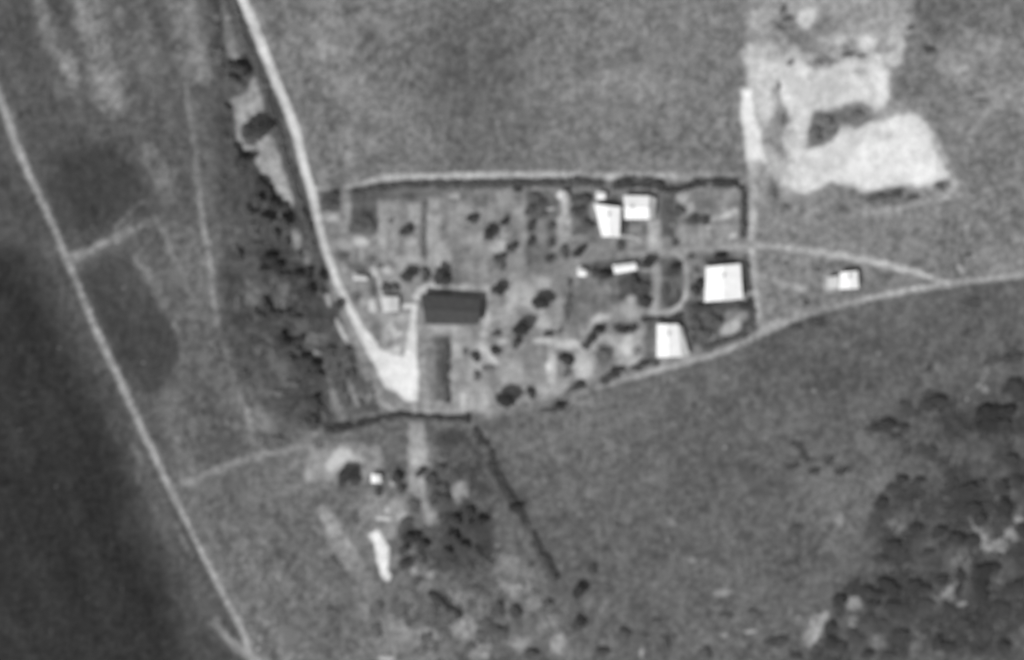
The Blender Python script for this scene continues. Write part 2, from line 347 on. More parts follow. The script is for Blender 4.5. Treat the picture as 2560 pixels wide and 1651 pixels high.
vr(V6, 300, 830, 470, 900, 172, 7); vb(V6, 420, 870, 55, 34, 182); vr(V6, 130, 830, 310, 880, 168, 6); vb(V6, 500, 1020, 75, 110, 180); vb(V6, 560, 900, 40, 60, 150); vb(V6, 265, 1040, 34, 130, 178); vb(V6, 245, 1020, 20, 24, 198)
vr(V6, 150, 880, 230, 1000, 124, 6); vb(V6, 330, 1150, 60, 60, 158); vb(V6, 200, 1180, 50, 60, 150); vb(V6, 230, 690, 120, 60, 152); vb(V6, 60, 480, 60, 40, 158); vb(V6, 330, 600, 50, 60, 145)
vb(V6, 470, 1260, 90, 40, 122); vb(V6, 650, 930, 60, 60, 108)
vb(V6, 1430, 255, 200, 30, 98, 0, .7)
# barn surroundings and white yard
vr(V4, 1200, 60, 1400, 1100, 132, 7); vr(V4, 1320, 340, 1830, 490, 152, 6); vr(V4, 1550, 480, 2000, 1340, 152, 6)
vr(V4, 1395, 470, 1552, 1210, 98, 6); vr(V4, 1490, 640, 1555, 1180, 84, 4, .8); vr(V4, 1330, 600, 1400, 1100, 118, 6); vb(V4, 1630, 620, 45, 80, 172); vb(V4, 1620, 890, 50, 80, 168); vr(V4, 1655, 1080, 1735, 1320, 176, 5); vr(V4, 1280, 1190, 1650, 1360, 146, 7)
vr(V4, 1700, 590, 1800, 760, 135, 6)
vb(V5, 370, 290, 48, 110, 172); vb(V5, 330, 440, 40, 40, 168); vb(V5, 510, 520, 60, 30, 172, 15); line([(1205, 870, 14, 178), (1222, 888, 18, 182), (1238, 905, 16, 175)], 16, 178, 6); vb(V5, 560, 200, 130, 90, 150); vb(V5, 640, 900, 130, 120, 148); vb(V5, 330, 1180, 30, 90, 160); vb(V5, 760, 700, 60, 90, 125)
vb(V5, 1010, 300, 100, 60, 158)
vb(V4, 700, 440, 60, 130, 124); vr(V4, 780, 200, 1110, 680, 156, 9, 1); vb(V4, 960, 440, 60, 40, 185); vb(V4, 880, 330, 60, 50, 178); vb(V4, 930, 620, 70, 40, 190); vb(V4, 1000, 370, 40, 30, 150); vr(V4, 900, 220, 1110, 350, 148, 5); vb(V4, 860, 540, 50, 60, 135); vb(V4, 1000, 500, 50, 50, 145); vb(V4, 600, 80, 60, 50, 158); vb(V4, 980, 1120, 110, 60, 128); vb(V4, 880, 1260, 80, 36, 160, -40); vb(V4, 1155, 1280, 36, 60, 170)
line(c9([(1030, 120, 50, 205), (1165, 115, 60, 208), (1150, 240, 70, 195), (1130, 420, 70, 195)]), 14, 205, 5)
vb(V4, 690, 120, 48, 75, 198, 10); 
LB = label("yard", "bright white triangular gravel yard beside the main road", "yard")
poly(c9([(540, 470), (640, 430), (770, 600), (900, 670), (1050, 690), (1080, 400), (1180, 390), (1200, 700), (1195, 1195), (1060, 1185), (980, 1080), (830, 1020), (775, 900), (720, 740), (640, 600)]), 212, 5, 1, LB)
line(c9([(1110, 640), (1120, 900), (1130, 1150)]), 22, 224, 8, .6); vb(V4, 755, 620, 34, 30, 235); vb(V4, 1085, 660, 34, 24, 238); vb(V4, 1000, 850, 60, 60, 205, 0, .5)
# lanes and roads
LB = label("lane", "pale lane along the top of the village beside the long hedge", "lane")
line([(785, 474, 14, 165), (815, 471, 9, 150), (845, 470, 8, 120), (880, 466, 13, 155), (915, 458, 14, 165), (960, 446, 18, 178), (1040, 443, 18, 182), (1150, 440, 18, 180), (1300, 438, 18, 175), (1430, 438, 18, 172),
      (1500, 438, 14, 150), (1522, 442, 22, 195), (1560, 436, 14, 150), (1650, 438, 16, 160), (1700, 442, 18, 150), (1780, 438, 14, 150), (1850, 436, 14, 145)], 18, 175, 6, .95, LB)
LB = label("lane", "worn lane running down the right edge of the village", "lane")
line([(1876, -200, 22, 136), (1874, 80, 22, 140), (1872, 180, 22, 150), (1880, 400, 30, 178), (1886, 470, 26, 176), (1881, 560, 20, 172), (1880, 640, 18, 166), (1888, 740, 22, 166), (1895, 800, 22, 150)], 20, 150, 9, 1, LB)
blob(1905, 480, 60, 40, 140, 0, .5)
line([(1890, 420, 20, 155), (1915, 480, 20, 145), (1945, 545, 22, 140), (1960, 590, 16, 135)], 22, 158, 9, .9, warp=True); blob(1905, 730, 12, 40, 140, 0, .6)
LB = label("lane", "thin lane crossing the village towards the fork on the right", "lane")
line([(1380, 668, 12, 126), (1440, 655, 13, 134), (1540, 640, 13, 142), (1640, 628, 13, 148), (1740, 622, 13, 150), (1830, 617, 13, 150), (1900, 616, 13, 152), (1960, 620, 14, 158), (2060, 632, 18, 162), (2134, 645, 17, 165), (2220, 662, 18, 176), (2290, 682, 18, 176), (2340, 700, 14, 172), (2375, 712, 12, 160)], 14, 150, 6, .95, LB)
LB = label("road", "pale dirt road along the village's lower edge out to the right", "road")
line([(1240, 1035, 12, 120), (1380, 1008, 14, 125), (1440, 985, 14, 128), (1512, 963, 14, 136), (1583, 942, 14, 148), (1637, 926, 16, 160), (1780, 889, 16, 160), (1851, 860, 16, 150), (1919, 822, 24, 158), (1975, 799, 22, 150), (2027, 783, 14, 130), (2134, 756, 14, 155), (2200, 740, 15, 168),
      (2277, 725, 15, 172), (2373, 711, 17, 160), (2440, 702, 13, 158), (2491, 696, 13, 160), (2560, 688, 15, 165), (2700, 670, 15, 165), (2900, 640, 15)], 16, 160, 6, .95, LB)
LB = label("road", "bright main dirt road curving down from the top to the yard", "road")
line([(560, -120, 24, 205), (606, 0, 24, 212), (634, 63, 24, 208), (654, 114, 24, 215), (677, 171, 24, 215), (700, 229, 23, 212), (726, 291, 23, 215), (743, 343, 22, 205), (763, 429, 22, 210), (779, 476, 22, 208), (793, 547, 19, 195), (815, 632, 18, 185),
      (842, 700, 19, 190), (866, 755, 17, 195), (896, 815, 19, 198), (920, 855, 26, 205), (940, 890, 34, 210)], 20, 200, 5, 1, LB)
line([(623, 0, 8), (700, 150, 8), (745, 260, 6)], 8, 150, 14, .4)
# --- clearing at upper right
poly([(1880, -50), (2230, -60), (2290, 60), (2260, 160), (2240, 180), (2230, 260), (2300, 300), (2350, 480), (2100, 500), (1960, 480), (1900, 420), (1900, 200), (1880, 100)], 158, 30, .9)
for x, y, rx, ry, v in [(1900, 40, 20, 20, 165), (1960, 50, 28, 30, 115), (2040, 70, 50, 26, 128), (2080, 50, 40, 36, 125), (2110, 25, 26, 20, 160), (2180, 40, 50, 30, 140), (2000, 95, 30, 16, 118), (1930, 100, 24, 14, 125), (1900, 150, 26, 26, 168), (1965, 130, 24, 20, 165), (2030, 120, 24, 20, 120),
                        (2065, 130, 24, 18, 160), (2060, 148, 30, 10, 115), (2140, 135, 26, 12, 112), (2120, 115, 20, 20, 125), (2165, 105, 24, 18, 208), (2255, 122, 13, 20, 208), (2225, 80, 30, 16, 165), (2230, 110, 20, 30, 150), (2210, 150, 40, 16, 160), (2310, 180, 40, 60, 110), (2270, 200, 34, 50, 108), (2320, 115, 18, 18, 95),
                        (1940, 240, 14, 34, 125), (1958, 300, 24, 34, 128), (1935, 330, 20, 40, 132), (1948, 385, 22, 30, 138), (1990, 440, 18, 40, 140), (2420, 240, 60, 30, 122), (2350, 110, 40, 20, 130), (1895, 220, 20, 60, 190), (1925, 190, 20, 30, 205), (1965, 440, 26, 24, 185), (1925, 260, 16, 40, 190)]:
    blob(x, y, rx, ry, v, 0, .8, .5)
for x, y, rx, ry, v in [(1885, 150, 26, 40, 185), (1900, 190, 24, 40, 200), (1935, 175, 30, 24, 200), (1912, 260, 16, 60, 195), (1930, 130, 26, 18, 175), (2000, 140, 40, 14, 180), (2080, 100, 34, 14, 170), (2200, 60, 40, 26, 165), (2240, 90, 26, 30, 178), (1900, 60, 22, 30, 165), (1985, 20, 20, 14, 160),
                        (2150, 70, 30, 20, 160), (2170, 150, 46, 16, 190), (2060, 60, 22, 16, 120), (2120, 20, 30, 16, 140), (1965, 75, 16, 22, 112), (2230, 150, 26, 20, 178), (1925, 400, 20, 24, 165), (1955, 430, 30, 30, 190), (1975, 360, 14, 60, 185), (2400, 150, 50, 30, 142), (2480, 110, 26, 20, 140)]:
    blob(x, y, rx, ry, v, 0, .85, .5)
c4 = crop(1920, 0, 2.8)
LB = label("bare_ground", "upper pale bare clearing at the right of the photo", "clearing")
poly(c4([(70, 470), (200, 420), (320, 480), (430, 470), (560, 410), (720, 450), (780, 500), (845, 500), (845, 700), (760, 745), (600, 710), (420, 760), (340, 780), (270, 900), (265, 1050), (180, 1060), (190, 900), (140, 780), (90, 640)]), 207, 10, 1, LB)
vb(V4c, 790, 610, 45, 120, 226); vb(V4c, 460, 590, 240, 70, 198, 0, .7); vb(V4c, 640, 520, 60, 30, 165, -20); vb(V4c, 130, 640, 40, 70, 225); vb(V4c, 110, 430, 40, 36, 195); vb(V4c, 220, 960, 30, 90, 192); vb(V4c, 240, 500, 50, 40, 228); vb(V4c, 160, 430, 26, 26, 140)
LB = label("bare_ground", "large white bare clearing lower of the pair at right", "clearing")
poly(c4([(150, 1050), (300, 1040), (430, 990), (510, 900), (640, 900), (800, 830), (900, 820), (1020, 800), (1110, 860), (1150, 940), (1200, 1100), (1300, 1270), (1220, 1260), (1130, 1290), (900, 1310), (660, 1345), (600, 1290), (420, 1290), (340, 1345), (220, 1350), (100, 1270), (110, 1180), (190, 1140)]), 212, 9, 1, LB)
poly(c4([(590, 1060), (760, 930), (860, 840), (1010, 830), (1140, 940), (1180, 1240), (900, 1290), (700, 1310), (540, 1220)]), 226, 12, .9)
vb(V4c, 520, 1150, 24, 110, 190, -35, .7); vb(V4c, 810, 960, 70, 40, 195, 0, .7); vb(V4c, 840, 1050, 80, 14, 238); vb(V4c, 1080, 1200, 80, 60, 232); vb(V4c, 120, 1240, 60, 60, 180); vb(V4c, 960, 1000, 100, 60, 234, 0, .7)
poly(c4([(330, 790), (480, 770), (620, 720), (740, 750), (750, 830), (640, 895), (510, 865), (480, 950), (390, 1030), (280, 1035), (275, 950)]), 116, 6)
poly(c4([(620, 1370), (850, 1310), (1060, 1350), (1090, 1390), (900, 1440), (680, 1440)]), 102, 8); poly(c4([(420, 1310), (600, 1300), (640, 1380), (560, 1440), (200, 1400), (260, 1350)]), 122, 9); vb(V4c, 1210, 1300, 40, 34, 108)
poly(c4([(0, 1200), (60, 1260), (90, 1400), (40, 1540), (0, 1400)]), 105, 10, .8)
LB = label("bare_ground", "narrow bright white bare strip at the top of the right lane", "clearing")
poly([(1856, 222), (1880, 222), (1890, 280), (1906, 340), (1910, 400), (1866, 400), (1860, 350), (1852, 290)], 232, 9, 1, LB)
LB = label("bare_ground", "small oval pale patch near the top edge of the right clearings", "clearing")
poly(c4([(220, 90), (310, 60), (330, 110), (290, 200), (230, 200), (205, 140)]), 200, 10, 1, LB)
line(c4([(1160, 940, 40, 180), (1290, 1230, 60, 170), (1310, 1290, 50, 165), (1270, 1370, 40, 150), (1080, 1430, 40, 150), (850, 1480, 40, 145), (560, 1530, 36, 135)]), 14, 160, 6, .85, warp=True)
line([(2600, 190), (2510, 240), (2460, 290), (2425, 340), (2400, 400)], 16, 146, 9, .85, warp=True); line([(2440, 240), (2560, 225)], 16, 142, 9, .85, warp=True); line([(2380, 430), (2560, 460)], 8, 126, 6, .6, warp=True)
blob(2390, 400, 26, 50, 122, 0, .5)
# --- house east of village
vb(V7, 120, 450, 40, 30, 168); vb(V7, 210, 470, 60, 40, 150); vb(V7, 430, 440, 50, 70, 168); vb(V7, 100, 520, 120, 80, 118, 0, .5); vb(V7, 500, 300, 90, 20, 106, 0, .8); vb(V7, 800, 400, 120, 50, 110, 0, .6); vb(V7, 300, 540, 100, 50, 112, 0, .6)
vb(V7, 1390, 50, 26, 20, 155); vb(V7, 1360, 355, 26, 20, 160); vb(V7, 130, 700, 60, 26, 145, 15, .6)
# --- south farm
poly([(750, 1100), (860, 1080), (1180, 1060), (1250, 1200), (1380, 1460), (1300, 1560), (1100, 1500), (960, 1430), (880, 1200), (760, 1200)], 110, 16, .8)
vr(V9, 330, 40, 760, 290, 152, 12, 1); vb(V9, 400, 240, 60, 30, 160); line([(828, 1160, 26, 192), (845, 1142, 30, 200), (870, 1138, 24, 195), (900, 1150, 16, 175)], 22, 190, 7, 1, warp=True); vr(V9, 750, 30, 890, 260, 150, 8, .85); vr(V9, 900, 50, 1050, 220, 104, 6, .85)
poly([(1018, 1060), (1062, 1060), (1068, 1170), (1058, 1225), (1020, 1225), (1020, 1160)], 160, 7, .9); vb(V9, 1120, 150, 50, 60, 172, 0, .7); line([(1040, 1220, 34, 152), (1064, 1260, 30, 142), (1086, 1300, 32, 148), (1102, 1350, 28, 146), (1110, 1400, 20, 120)], 28, 145, 8, .95, warp=True)
vb(V9, 870, 480, 170, 110, 142, 0, .9); vb(V9, 950, 310, 28, 20, 180, 20); vb(V9, 900, 545, 46, 12, 205); vb(V9, 920, 490, 16, 22, 180); vb(V9, 1020, 530, 40, 36, 162); vb(V9, 860, 420, 30, 30, 158); vb(V9, 640, 520, 90, 50, 106); vb(V9, 930, 640, 50, 60, 140)
line([(808, 1278, 30, 142), (832, 1320, 34, 155), (870, 1385, 46, 136), (910, 1445, 44, 132)], 40, 132, 8, 1, warp=True)
line([(770, 1295, 5), (800, 1340, 6), (840, 1372, 6), (860, 1400, 5)], 5, 128, 4, .7)
line([(895, 1470, 40), (950, 1560, 50, 132), (1010, 1620, 60), (1100, 1700, 70)], 50, 124, 16, .8, warp=True)
vb(V9, 1430, 370, 60, 75, 152); poly([(1075, 1180), (1130, 1200), (1230, 1310), (1240, 1430), (1150, 1450), (1080, 1400), (1000, 1340), (1020, 1300), (1060, 1330), (1100, 1300)], 82, 18, .9)
poly([(1075, 1080), (1170, 1075), (1235, 1200), (1225, 1300), (1130, 1200)], 92, 14, .8)
vb(V9, 1430, 370, 60, 75, 152)
poly([(1225, 1390), (1300, 1380), (1330, 1460), (1290, 1500), (1250, 1470)], 128, 12, .9); vb(V9, 1750, 970, 70, 100, 132, 0, .7); vb(V9, 1100, 920, 20, 26, 165); vb(V9, 1210, 940, 20, 24, 150); vb(V9, 1100, 840, 20, 16, 150)
vb(V9, 1350, 1160, 20, 16, 160); vb(V9, 1480, 1320, 100, 80, 148); vb(V9, 1560, 1470, 80, 60, 150); vb(V9, 1130, 1370, 130, 60, 132); vb(V9, 910, 1530, 50, 20, 190); vb(V9, 1020, 1330, 30, 30, 145); vb(V9, 1430, 1090, 60, 24, 138); vb(V9, 1300, 1250, 80, 50, 102)
V10 = (1280, 1100, 2.795)
vb(V10, 60, 1430, 80, 60, 145); vb(V10, 320, 1420, 50, 80, 148); vb(V10, 200, 1130, 90, 60, 122); vb(V10, 680, 1450, 60, 60, 124); vb(V10, 240, 1270, 70, 60, 128); vb(V10, 910, 1480, 14, 30, 165); vb(V10, 1470, 1070, 50, 26, 148); vb(V10, 1660, 1335, 46, 12, 165); vb(V10, 1480, 1370, 22, 18, 150)
vb(V10, 940, 1160, 70, 40, 88); vb(V10, 60, 1000, 90, 100, 128); vb(V10, 1140, 510, 60, 26, 90); vb(V10, 1100, 570, 60, 24, 120, -35); vb(V10, 1250, 840, 40, 20, 130); line([(1640, 1280), (1665, 1340), (1690, 1420)], 4, 126, 4, .7)
LB = label("bare_ground", "long narrow white strip of bare ground at the southern farm", "bare strip")
c10 = crop(640, 1100, 2.795)
poly(c10([(800, 665), (858, 615), (900, 690), (945, 745), (945, 860), (938, 920), (958, 960), (915, 1000), (878, 960), (852, 830), (826, 720)]), 236, 5, 1, LB)
# --- rough ground lower right
poly([(2230, 1010), (2300, 990), (2440, 950), (2700, 900), (2800, 1950), (1950, 1950), (2010, 1600), (2080, 1500), (2150, 1440), (2190, 1260), (2280, 1180)], 86, 60, .9)
vb(V8, 320, 1330, 62, 110, 160, -25); vb(V8, 400, 1230, 30, 40, 150, -35); vb(V8, 610, 1150, 60, 50, 150, 25); vb(V8, 590, 1270, 36, 50, 125)
line([(2415, 1290, 14, 115), (2450, 1325, 14, 140), (2465, 1370, 24, 145), (2500, 1370, 30, 135), (2530, 1340, 34, 142)], 20, 140, 8, .9, warp=True); blob(2400, 1395, 40, 30, 112, 0, .8); line([(2435, 1400), (2415, 1440), (2375, 1480)], 26, 112, 9, .8, warp=True)
vb(V8, 1590, 1040, 50, 70, 122); line([(2480, 1530), (2460, 1560)], 16, 125, 8, .7, warp=True); vb(V8, 1250, 1080, 36, 70, 118); vb(V8, 1350, 1150, 50, 26, 128); vb(V8, 1050, 1330, 50, 60, 118); vb(V8, 770, 1400, 60, 60, 110); vb(V8, 1420, 1370, 50, 40, 116); vb(V8, 1020, 1440, 40, 60, 115)
vb(V8, 1750, 560, 30, 24, 140); vb(V8, 1740, 1100, 60, 50, 106); vb(V8, 950, 900, 90, 60, 104); vb(V8, 900, 600, 70, 60, 103); vb(V8, 960, 740, 120, 60, 98); vb(V8, 1240, 430, 18, 20, 140); vb(V8, 490, 560, 40, 50, 132); vb(V8, 1600, 1290, 70, 60, 94)
line([(2515, 760), (2490, 860), (2450, 970)], 3, 128, 3, .6); line([(2400, 1100), (2365, 1200), (2335, 1290)], 4, 122, 4, .6)
vb(V7, 1480, 1170, 16, 16, 160); vb(V7, 1530, 1200, 30, 24, 130); vb(V7, 1395, 1265, 12, 12, 165); vb(V7, 320, 1195, 14, 14, 150)
LBR = label("bare_ground", "pale teardrop of bare ground among scrub at lower right", "clearing")
sl = region(1995, 2075, 1535, 1620); LAB[sl][(F[sl] > 132)] = LBR

def skew_noise(slope, cu, cv, seed):
    r = np.random.default_rng(seed); g = r.uniform(-1, 1, (220, 220))
    u = (GX - GY * slope + 3000) / cu; v = (GY + 600) / cv
    iu = np.floor(u).astype(int); iv = np.floor(v).astype(int); fu = ss(u - iu); fv = ss(v - iv); iu %= 219; iv %= 219
    return (g[iv, iu] * (1 - fu) + g[iv, iu + 1] * fu) * (1 - fv) + (g[iv + 1, iu] * (1 - fu) + g[iv + 1, iu + 1] * fu) * fv
# mottling: grass vigour and soil differences
big = fbm(150, 300, 4); mid = fbm(34, 400, 3, .7); fine = fbm(9, 500, 2, .8)
streak = fbm(60, 600, 2, .6, .08)
vilm = ss((GX - 780) / 60) * ss((1880 - GX) / 30) * ss((GY - 470) / 20) * (sdf_poly(GX, GY, [(790, 480), (1860, 460), (1880, 840), (1500, 960), (1200, 1045), (960, 1035), (880, 880), (820, 700)]) < 0)
F = F + vilm * np.clip((F - 128) * .26, -18, 12) - 6 * ss((F - 195) / 20)
wood = ss((GX - 520) / 60) * ss((1000 - GX) / 100) * ss((1080 - GY) / 60) * (1 - vilm)
amp = np.clip((F - 30) / 80, .45, 1.05) * (1 - .4 * vilm) * (1 - .35 * ss((F - 160) / 50))
mid2 = fbm(17, 450, 2, .7)
F = F + 13 * big * amp + 12 * mid * amp + 15 * mid2 * amp + 30 * fine * amp + 5.0 * streak * (1 - vilm)
scr = ss((GX - 2150) / 150) * ss((GY - 1150) / 150); F += scr * (22 * fbm(70, 700, 4, .65) + 16 * skew_noise(-.55, 40, 120, 8))
west = ss((800 - GX) / 120) * (1 - vilm)
F += west * (9 * skew_noise(.42, 34, 190, 1) + 6 * skew_noise(.42, 16, 90, 2) + 6 * skew_noise(.3, 80, 160, 3)) * amp
F += (1 - west) * (1 - vilm) * (4 * skew_noise(-2.5, 60, 26, 4) + 4 * skew_noise(0, 120, 120, 5)) * amp
F += ss((GX - 1840) / 40) * ss((620 - GY) / 60) * ss((2400 - GX) / 80) * 18 * fbm(34, 970, 4, .75)
F += vilm * (19 * fbm(24, 800, 3, .75) + 10 * skew_noise(0, 11, 80, 6) + 8 * skew_noise(0, 70, 11, 7))
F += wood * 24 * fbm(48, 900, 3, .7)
speck = rng.random(F.shape)                     # pale stones and dry tufts
ys_, xs_ = np.where(speck > 0.99985)
for i, j in zip(ys_, xs_):
    r_ = random.uniform(2, 4.2); sl = region(gx[j] - 9, gx[j] + 9, gy[i] - 9, gy[i] + 9)
    d = np.hypot((GX[sl] - gx[j]) / random.uniform(.7, 1.5), GY[sl] - gy[i]); apply(sl, .8 * ss((r_ + 2 - d) / 4), F[i, j] + random.uniform(35, 75), 0)
T = tone(F)

mat_ground = new_mat("grass_and_soil", attr="tone", rough=0.95, noise_scale=1.6, noise_amt=0.42, bump=0.25)
pad = np.array([200., 600., 1800., 6000., 20000., 60000.])
ax = np.concatenate([gx[0] - pad[::-1], gx, gx[-1] + pad]); ay = np.concatenate([gy[0] - pad[::-1], gy, gy[-1] + pad])
n = len(pad)
TT = np.pad(T, n, mode='edge'); TT[:n] = TT[:n] * .2 + .8 * .14; TT[-n:] = TT[-n:] * .2 + .8 * .12; TT[:, :n] = TT[:, :n] * .2 + .8 * .1; TT[:, -n:] = TT[:, -n:] * .2 + .8 * .12
AX, AY = np.meshgrid((ax - CX) * S, (CY - ay) * S)
hh, ww = AX.shape
idx = np.arange(hh * ww).reshape(hh, ww)
q = np.stack([idx[1:, :-1], idx[1:, 1:], idx[:-1, 1:], idx[:-1, :-1]], -1).reshape(-1, 4)
V = np.stack([AX, AY, np.zeros_like(AX)], -1).reshape(-1, 3)
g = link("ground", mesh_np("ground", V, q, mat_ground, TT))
tag(g, "grey grass fields and garden soil covering the whole view", "ground", kind="structure")
# sheets of road, lane, track and bare ground lie just above it
lab_face = LAB[:-1, :-1]
VX, VY = (GX - CX) * S, (CY - GY) * S
gi = np.arange(H * W).reshape(H, W)
for li in range(1, len(LNAMES)):
    m = lab_face == li
    if m.sum() < 4: continue
    fq = np.stack([gi[1:, :-1][m], gi[1:, 1:][m], gi[:-1, 1:][m], gi[:-1, :-1][m]], -1)
    u, inv = np.unique(fq, return_inverse=True)
    vv = np.stack([VX.ravel()[u], VY.ravel()[u], np.full(len(u), 0.012)], -1)
    nm, tx, ct = LNAMES[li]
    o = link(nm, mesh_np(nm, vv, inv.reshape(-1, 4), mat_ground, T.ravel()[u]))
    tag(o, tx, ct, kind="structure")

# ------------------------------------------------------------------ foliage
mat_leaf = new_mat("foliage", objcolor=True, rough=0.8, noise_scale=1.2, noise_amt=0.35)
mat_bark = new_mat("bark", base=0.12, noise_scale=6, noise_amt=0.3)
def leaves(points, size, r, up=0.45):
    """random-facing leaf clumps (quads) at the given points"""
    n = len(points)
    a = r.normal(size=(n, 3)); a[:, 2] *= up; a /= np.linalg.norm(a, axis=1)[:, None]
    b = r.normal(size=(n, 3)); b[:, 2] *= up; b -= (a * b).sum(1)[:, None] * a; b /= np.linalg.norm(b, axis=1)[:, None]
    s = size * r.uniform(.6, 1.3, n)[:, None]
    p = np.asarray(points)
    v = np.stack([p - a * s - b * s * .7, p + a * s - b * s * .7, p + a * s + b * s * .7, p - a * s + b * s * .7], 1).reshape(-1, 3)
    return v, np.arange(4 * n).reshape(-1, 4)
def crown_mesh(seed, n=900, flat=0.75):
    r = np.random.default_rng(seed)
    k = r.integers(7, 11)
    th = r.uniform(0, 2 * np.pi, k); rad = r.uniform(.25, .62, k)
    cz = r.uniform(-.25, .45, k) * flat
    lobes = np.stack([rad * np.cos(th), rad * np.sin(th), cz], -1); lobes[0] = (0, 0, .35 * flat)
    lr = r.uniform(.28, .46, k); lr[0] = .5
    pts = []
    for c, R in zip(lobes, lr):
        m = int(n * R * R / (lr ** 2).sum())
        d = r.normal(size=(m, 3)); d /= np.linalg.norm(d, axis=1)[:, None]
        pts.append(c + d * R * r.uniform(.45, 1.05, m)[:, None] ** .6)
    p = np.concatenate(pts); p[:, 2] *= .95
    v, f = leaves(p, .085, r)
    return mesh_np("crown", v, f, mat_leaf)
CROWNS = [crown_mesh(40 + i) for i in range(9)]
BUSHES = []
for i in range(7):
    r = np.random.default_rng(90 + i); m = 420
    d = r.normal(size=(m, 3)); d /= np.linalg.norm(d, axis=1)[:, None]; d[:, 2] = np.abs(d[:, 2])
    ang = np.arctan2(d[:, 1], d[:, 0]); w_ = 1 + .22 * np.sin(2 * ang + i) + .15 * np.sin(3 * ang + 2 * i)
    p = d * (r.uniform(.35, 1, m) ** .5 * w_)[:, None]
    v, f = leaves(p * [1, 1, .95], .13, r, .3)
    BUSHES.append(mesh_np("bush", v, f, mat_leaf))
def tube(p0, p1, r0, r1, n=7):
    p0, p1 = Vector(p0), Vector(p1); d = (p1 - p0).normalized(); qd = d.to_track_quat('Z', 'Y')
    vs = []
    for p, r in ((p0, r0), (p1, r1)):
        for k in range(n):
            a = 2 * math.pi * k / n; vs.append(tuple(p + qd @ Vector((r * math.cos(a), r * math.sin(a), 0))))
    return vs, [(k, (k + 1) % n, n + (k + 1) % n, n + k) for k in range(n)]
def trunk_mesh(seed):
    r = random.Random(seed); vs, fs = [], []
    def add(a):
        o = len(vs); vs.extend(a[0]); fs.extend([tuple(i + o for i in f) for f in a[1]])
    add(tube((0, 0, 0), (.03, .02, .45), .09, .06))
    add(tube((.03, .02, .44), (0, .03, .9), .06, .03))
    for k in range(5):
        a = k * 1.26 + r.random(); add(tube((.02, .02, .4 + .06 * k), (.42 * math.cos(a), .42 * math.sin(a), .85 + .1 * r.random()), .035, .012, 5))
    return mesh_np("trunk", vs, fs, mat_bark)
TRUNKS = [trunk_mesh(i) for i in range(4)]

LAND = [((1128, 778), "the dark-roofed barn"), ((970, 930), "the white triangular yard"), ((1808, 706), "the large white corner house"), ((1677, 850), "the lower-road white house"),
        ((1597, 520), "the top hedge's wide house"), ((1520, 555), "the narrow white house"), ((1560, 669), "the slim white shed"), ((1678, 700), "the oval path"), ((2115, 700), "the lone outlying white house"),
        ((955, 1388), "the long white bare strip"), ((940, 1197), "the southern farm's bright hut"), ((785, 474), "the top road junction"), ((2200, 400), "the large white clearing"), ((2120, 210), "the upper pale clearing"),
        ((2032, 1575), "the pale teardrop clearing"), ((640, 240), "the pale upper glade"), ((710, 450), "the pale lower glade tip"), ((740, 610), "the small light woodland patch"), ((975, 757), "the pale square shed"), ((894, 693), "the little oblong shed"),
        ((1408, 490), "the top hedge's small hut"), ((1455, 682), "the tiny square hut"), ((632, 1610), "the bottom left track end"), ((2373, 711), "the right road fork"), ((1290, 1260), "the diagonal hedge"), ((930, 1040), "the curved dark hedge"),
        ((2480, 1370), "the pale bend in the right scrub"), ((620, 1040), "the faint left footpath's lower end"), ((788, 868), "the bright streak left of the road"), ((1460, 1010), "the lower road's left end")]
def compass(dx, dy):
    a = (math.degrees(math.atan2(-dy, dx)) + 360) % 360
    return ["right of", "above and right of", "above", "above and left of", "left of", "below and left of", "below", "below and right of"][int((a + 22.5) // 45) % 8]
PLANTS = []            # (x, y, rx, ry, height factor, grey, kind, group)
def plant(x, y, rx, ry=None, v=72, group=None, hf=1.3, shift=True):
    ry = ry or rx
    PLANTS.append([x, y, rx, ry, hf, v, group])
GV = "bushes and trees in the village gardens"; GW = "trees of the woodland strip"; GS = "scrub bushes at lower right"; GF = "trees around the southern farm"
def many(o, lst, group, v=72):
    for t in lst:
        x, y, rx = t[:3]; ry = t[3] if len(t) > 3 else rx; vv = t[4] if len(t) > 4 else v
        plant(o[0] + x / o[2], o[1] + y / o[2], rx / o[2], ry / o[2], vv, group)
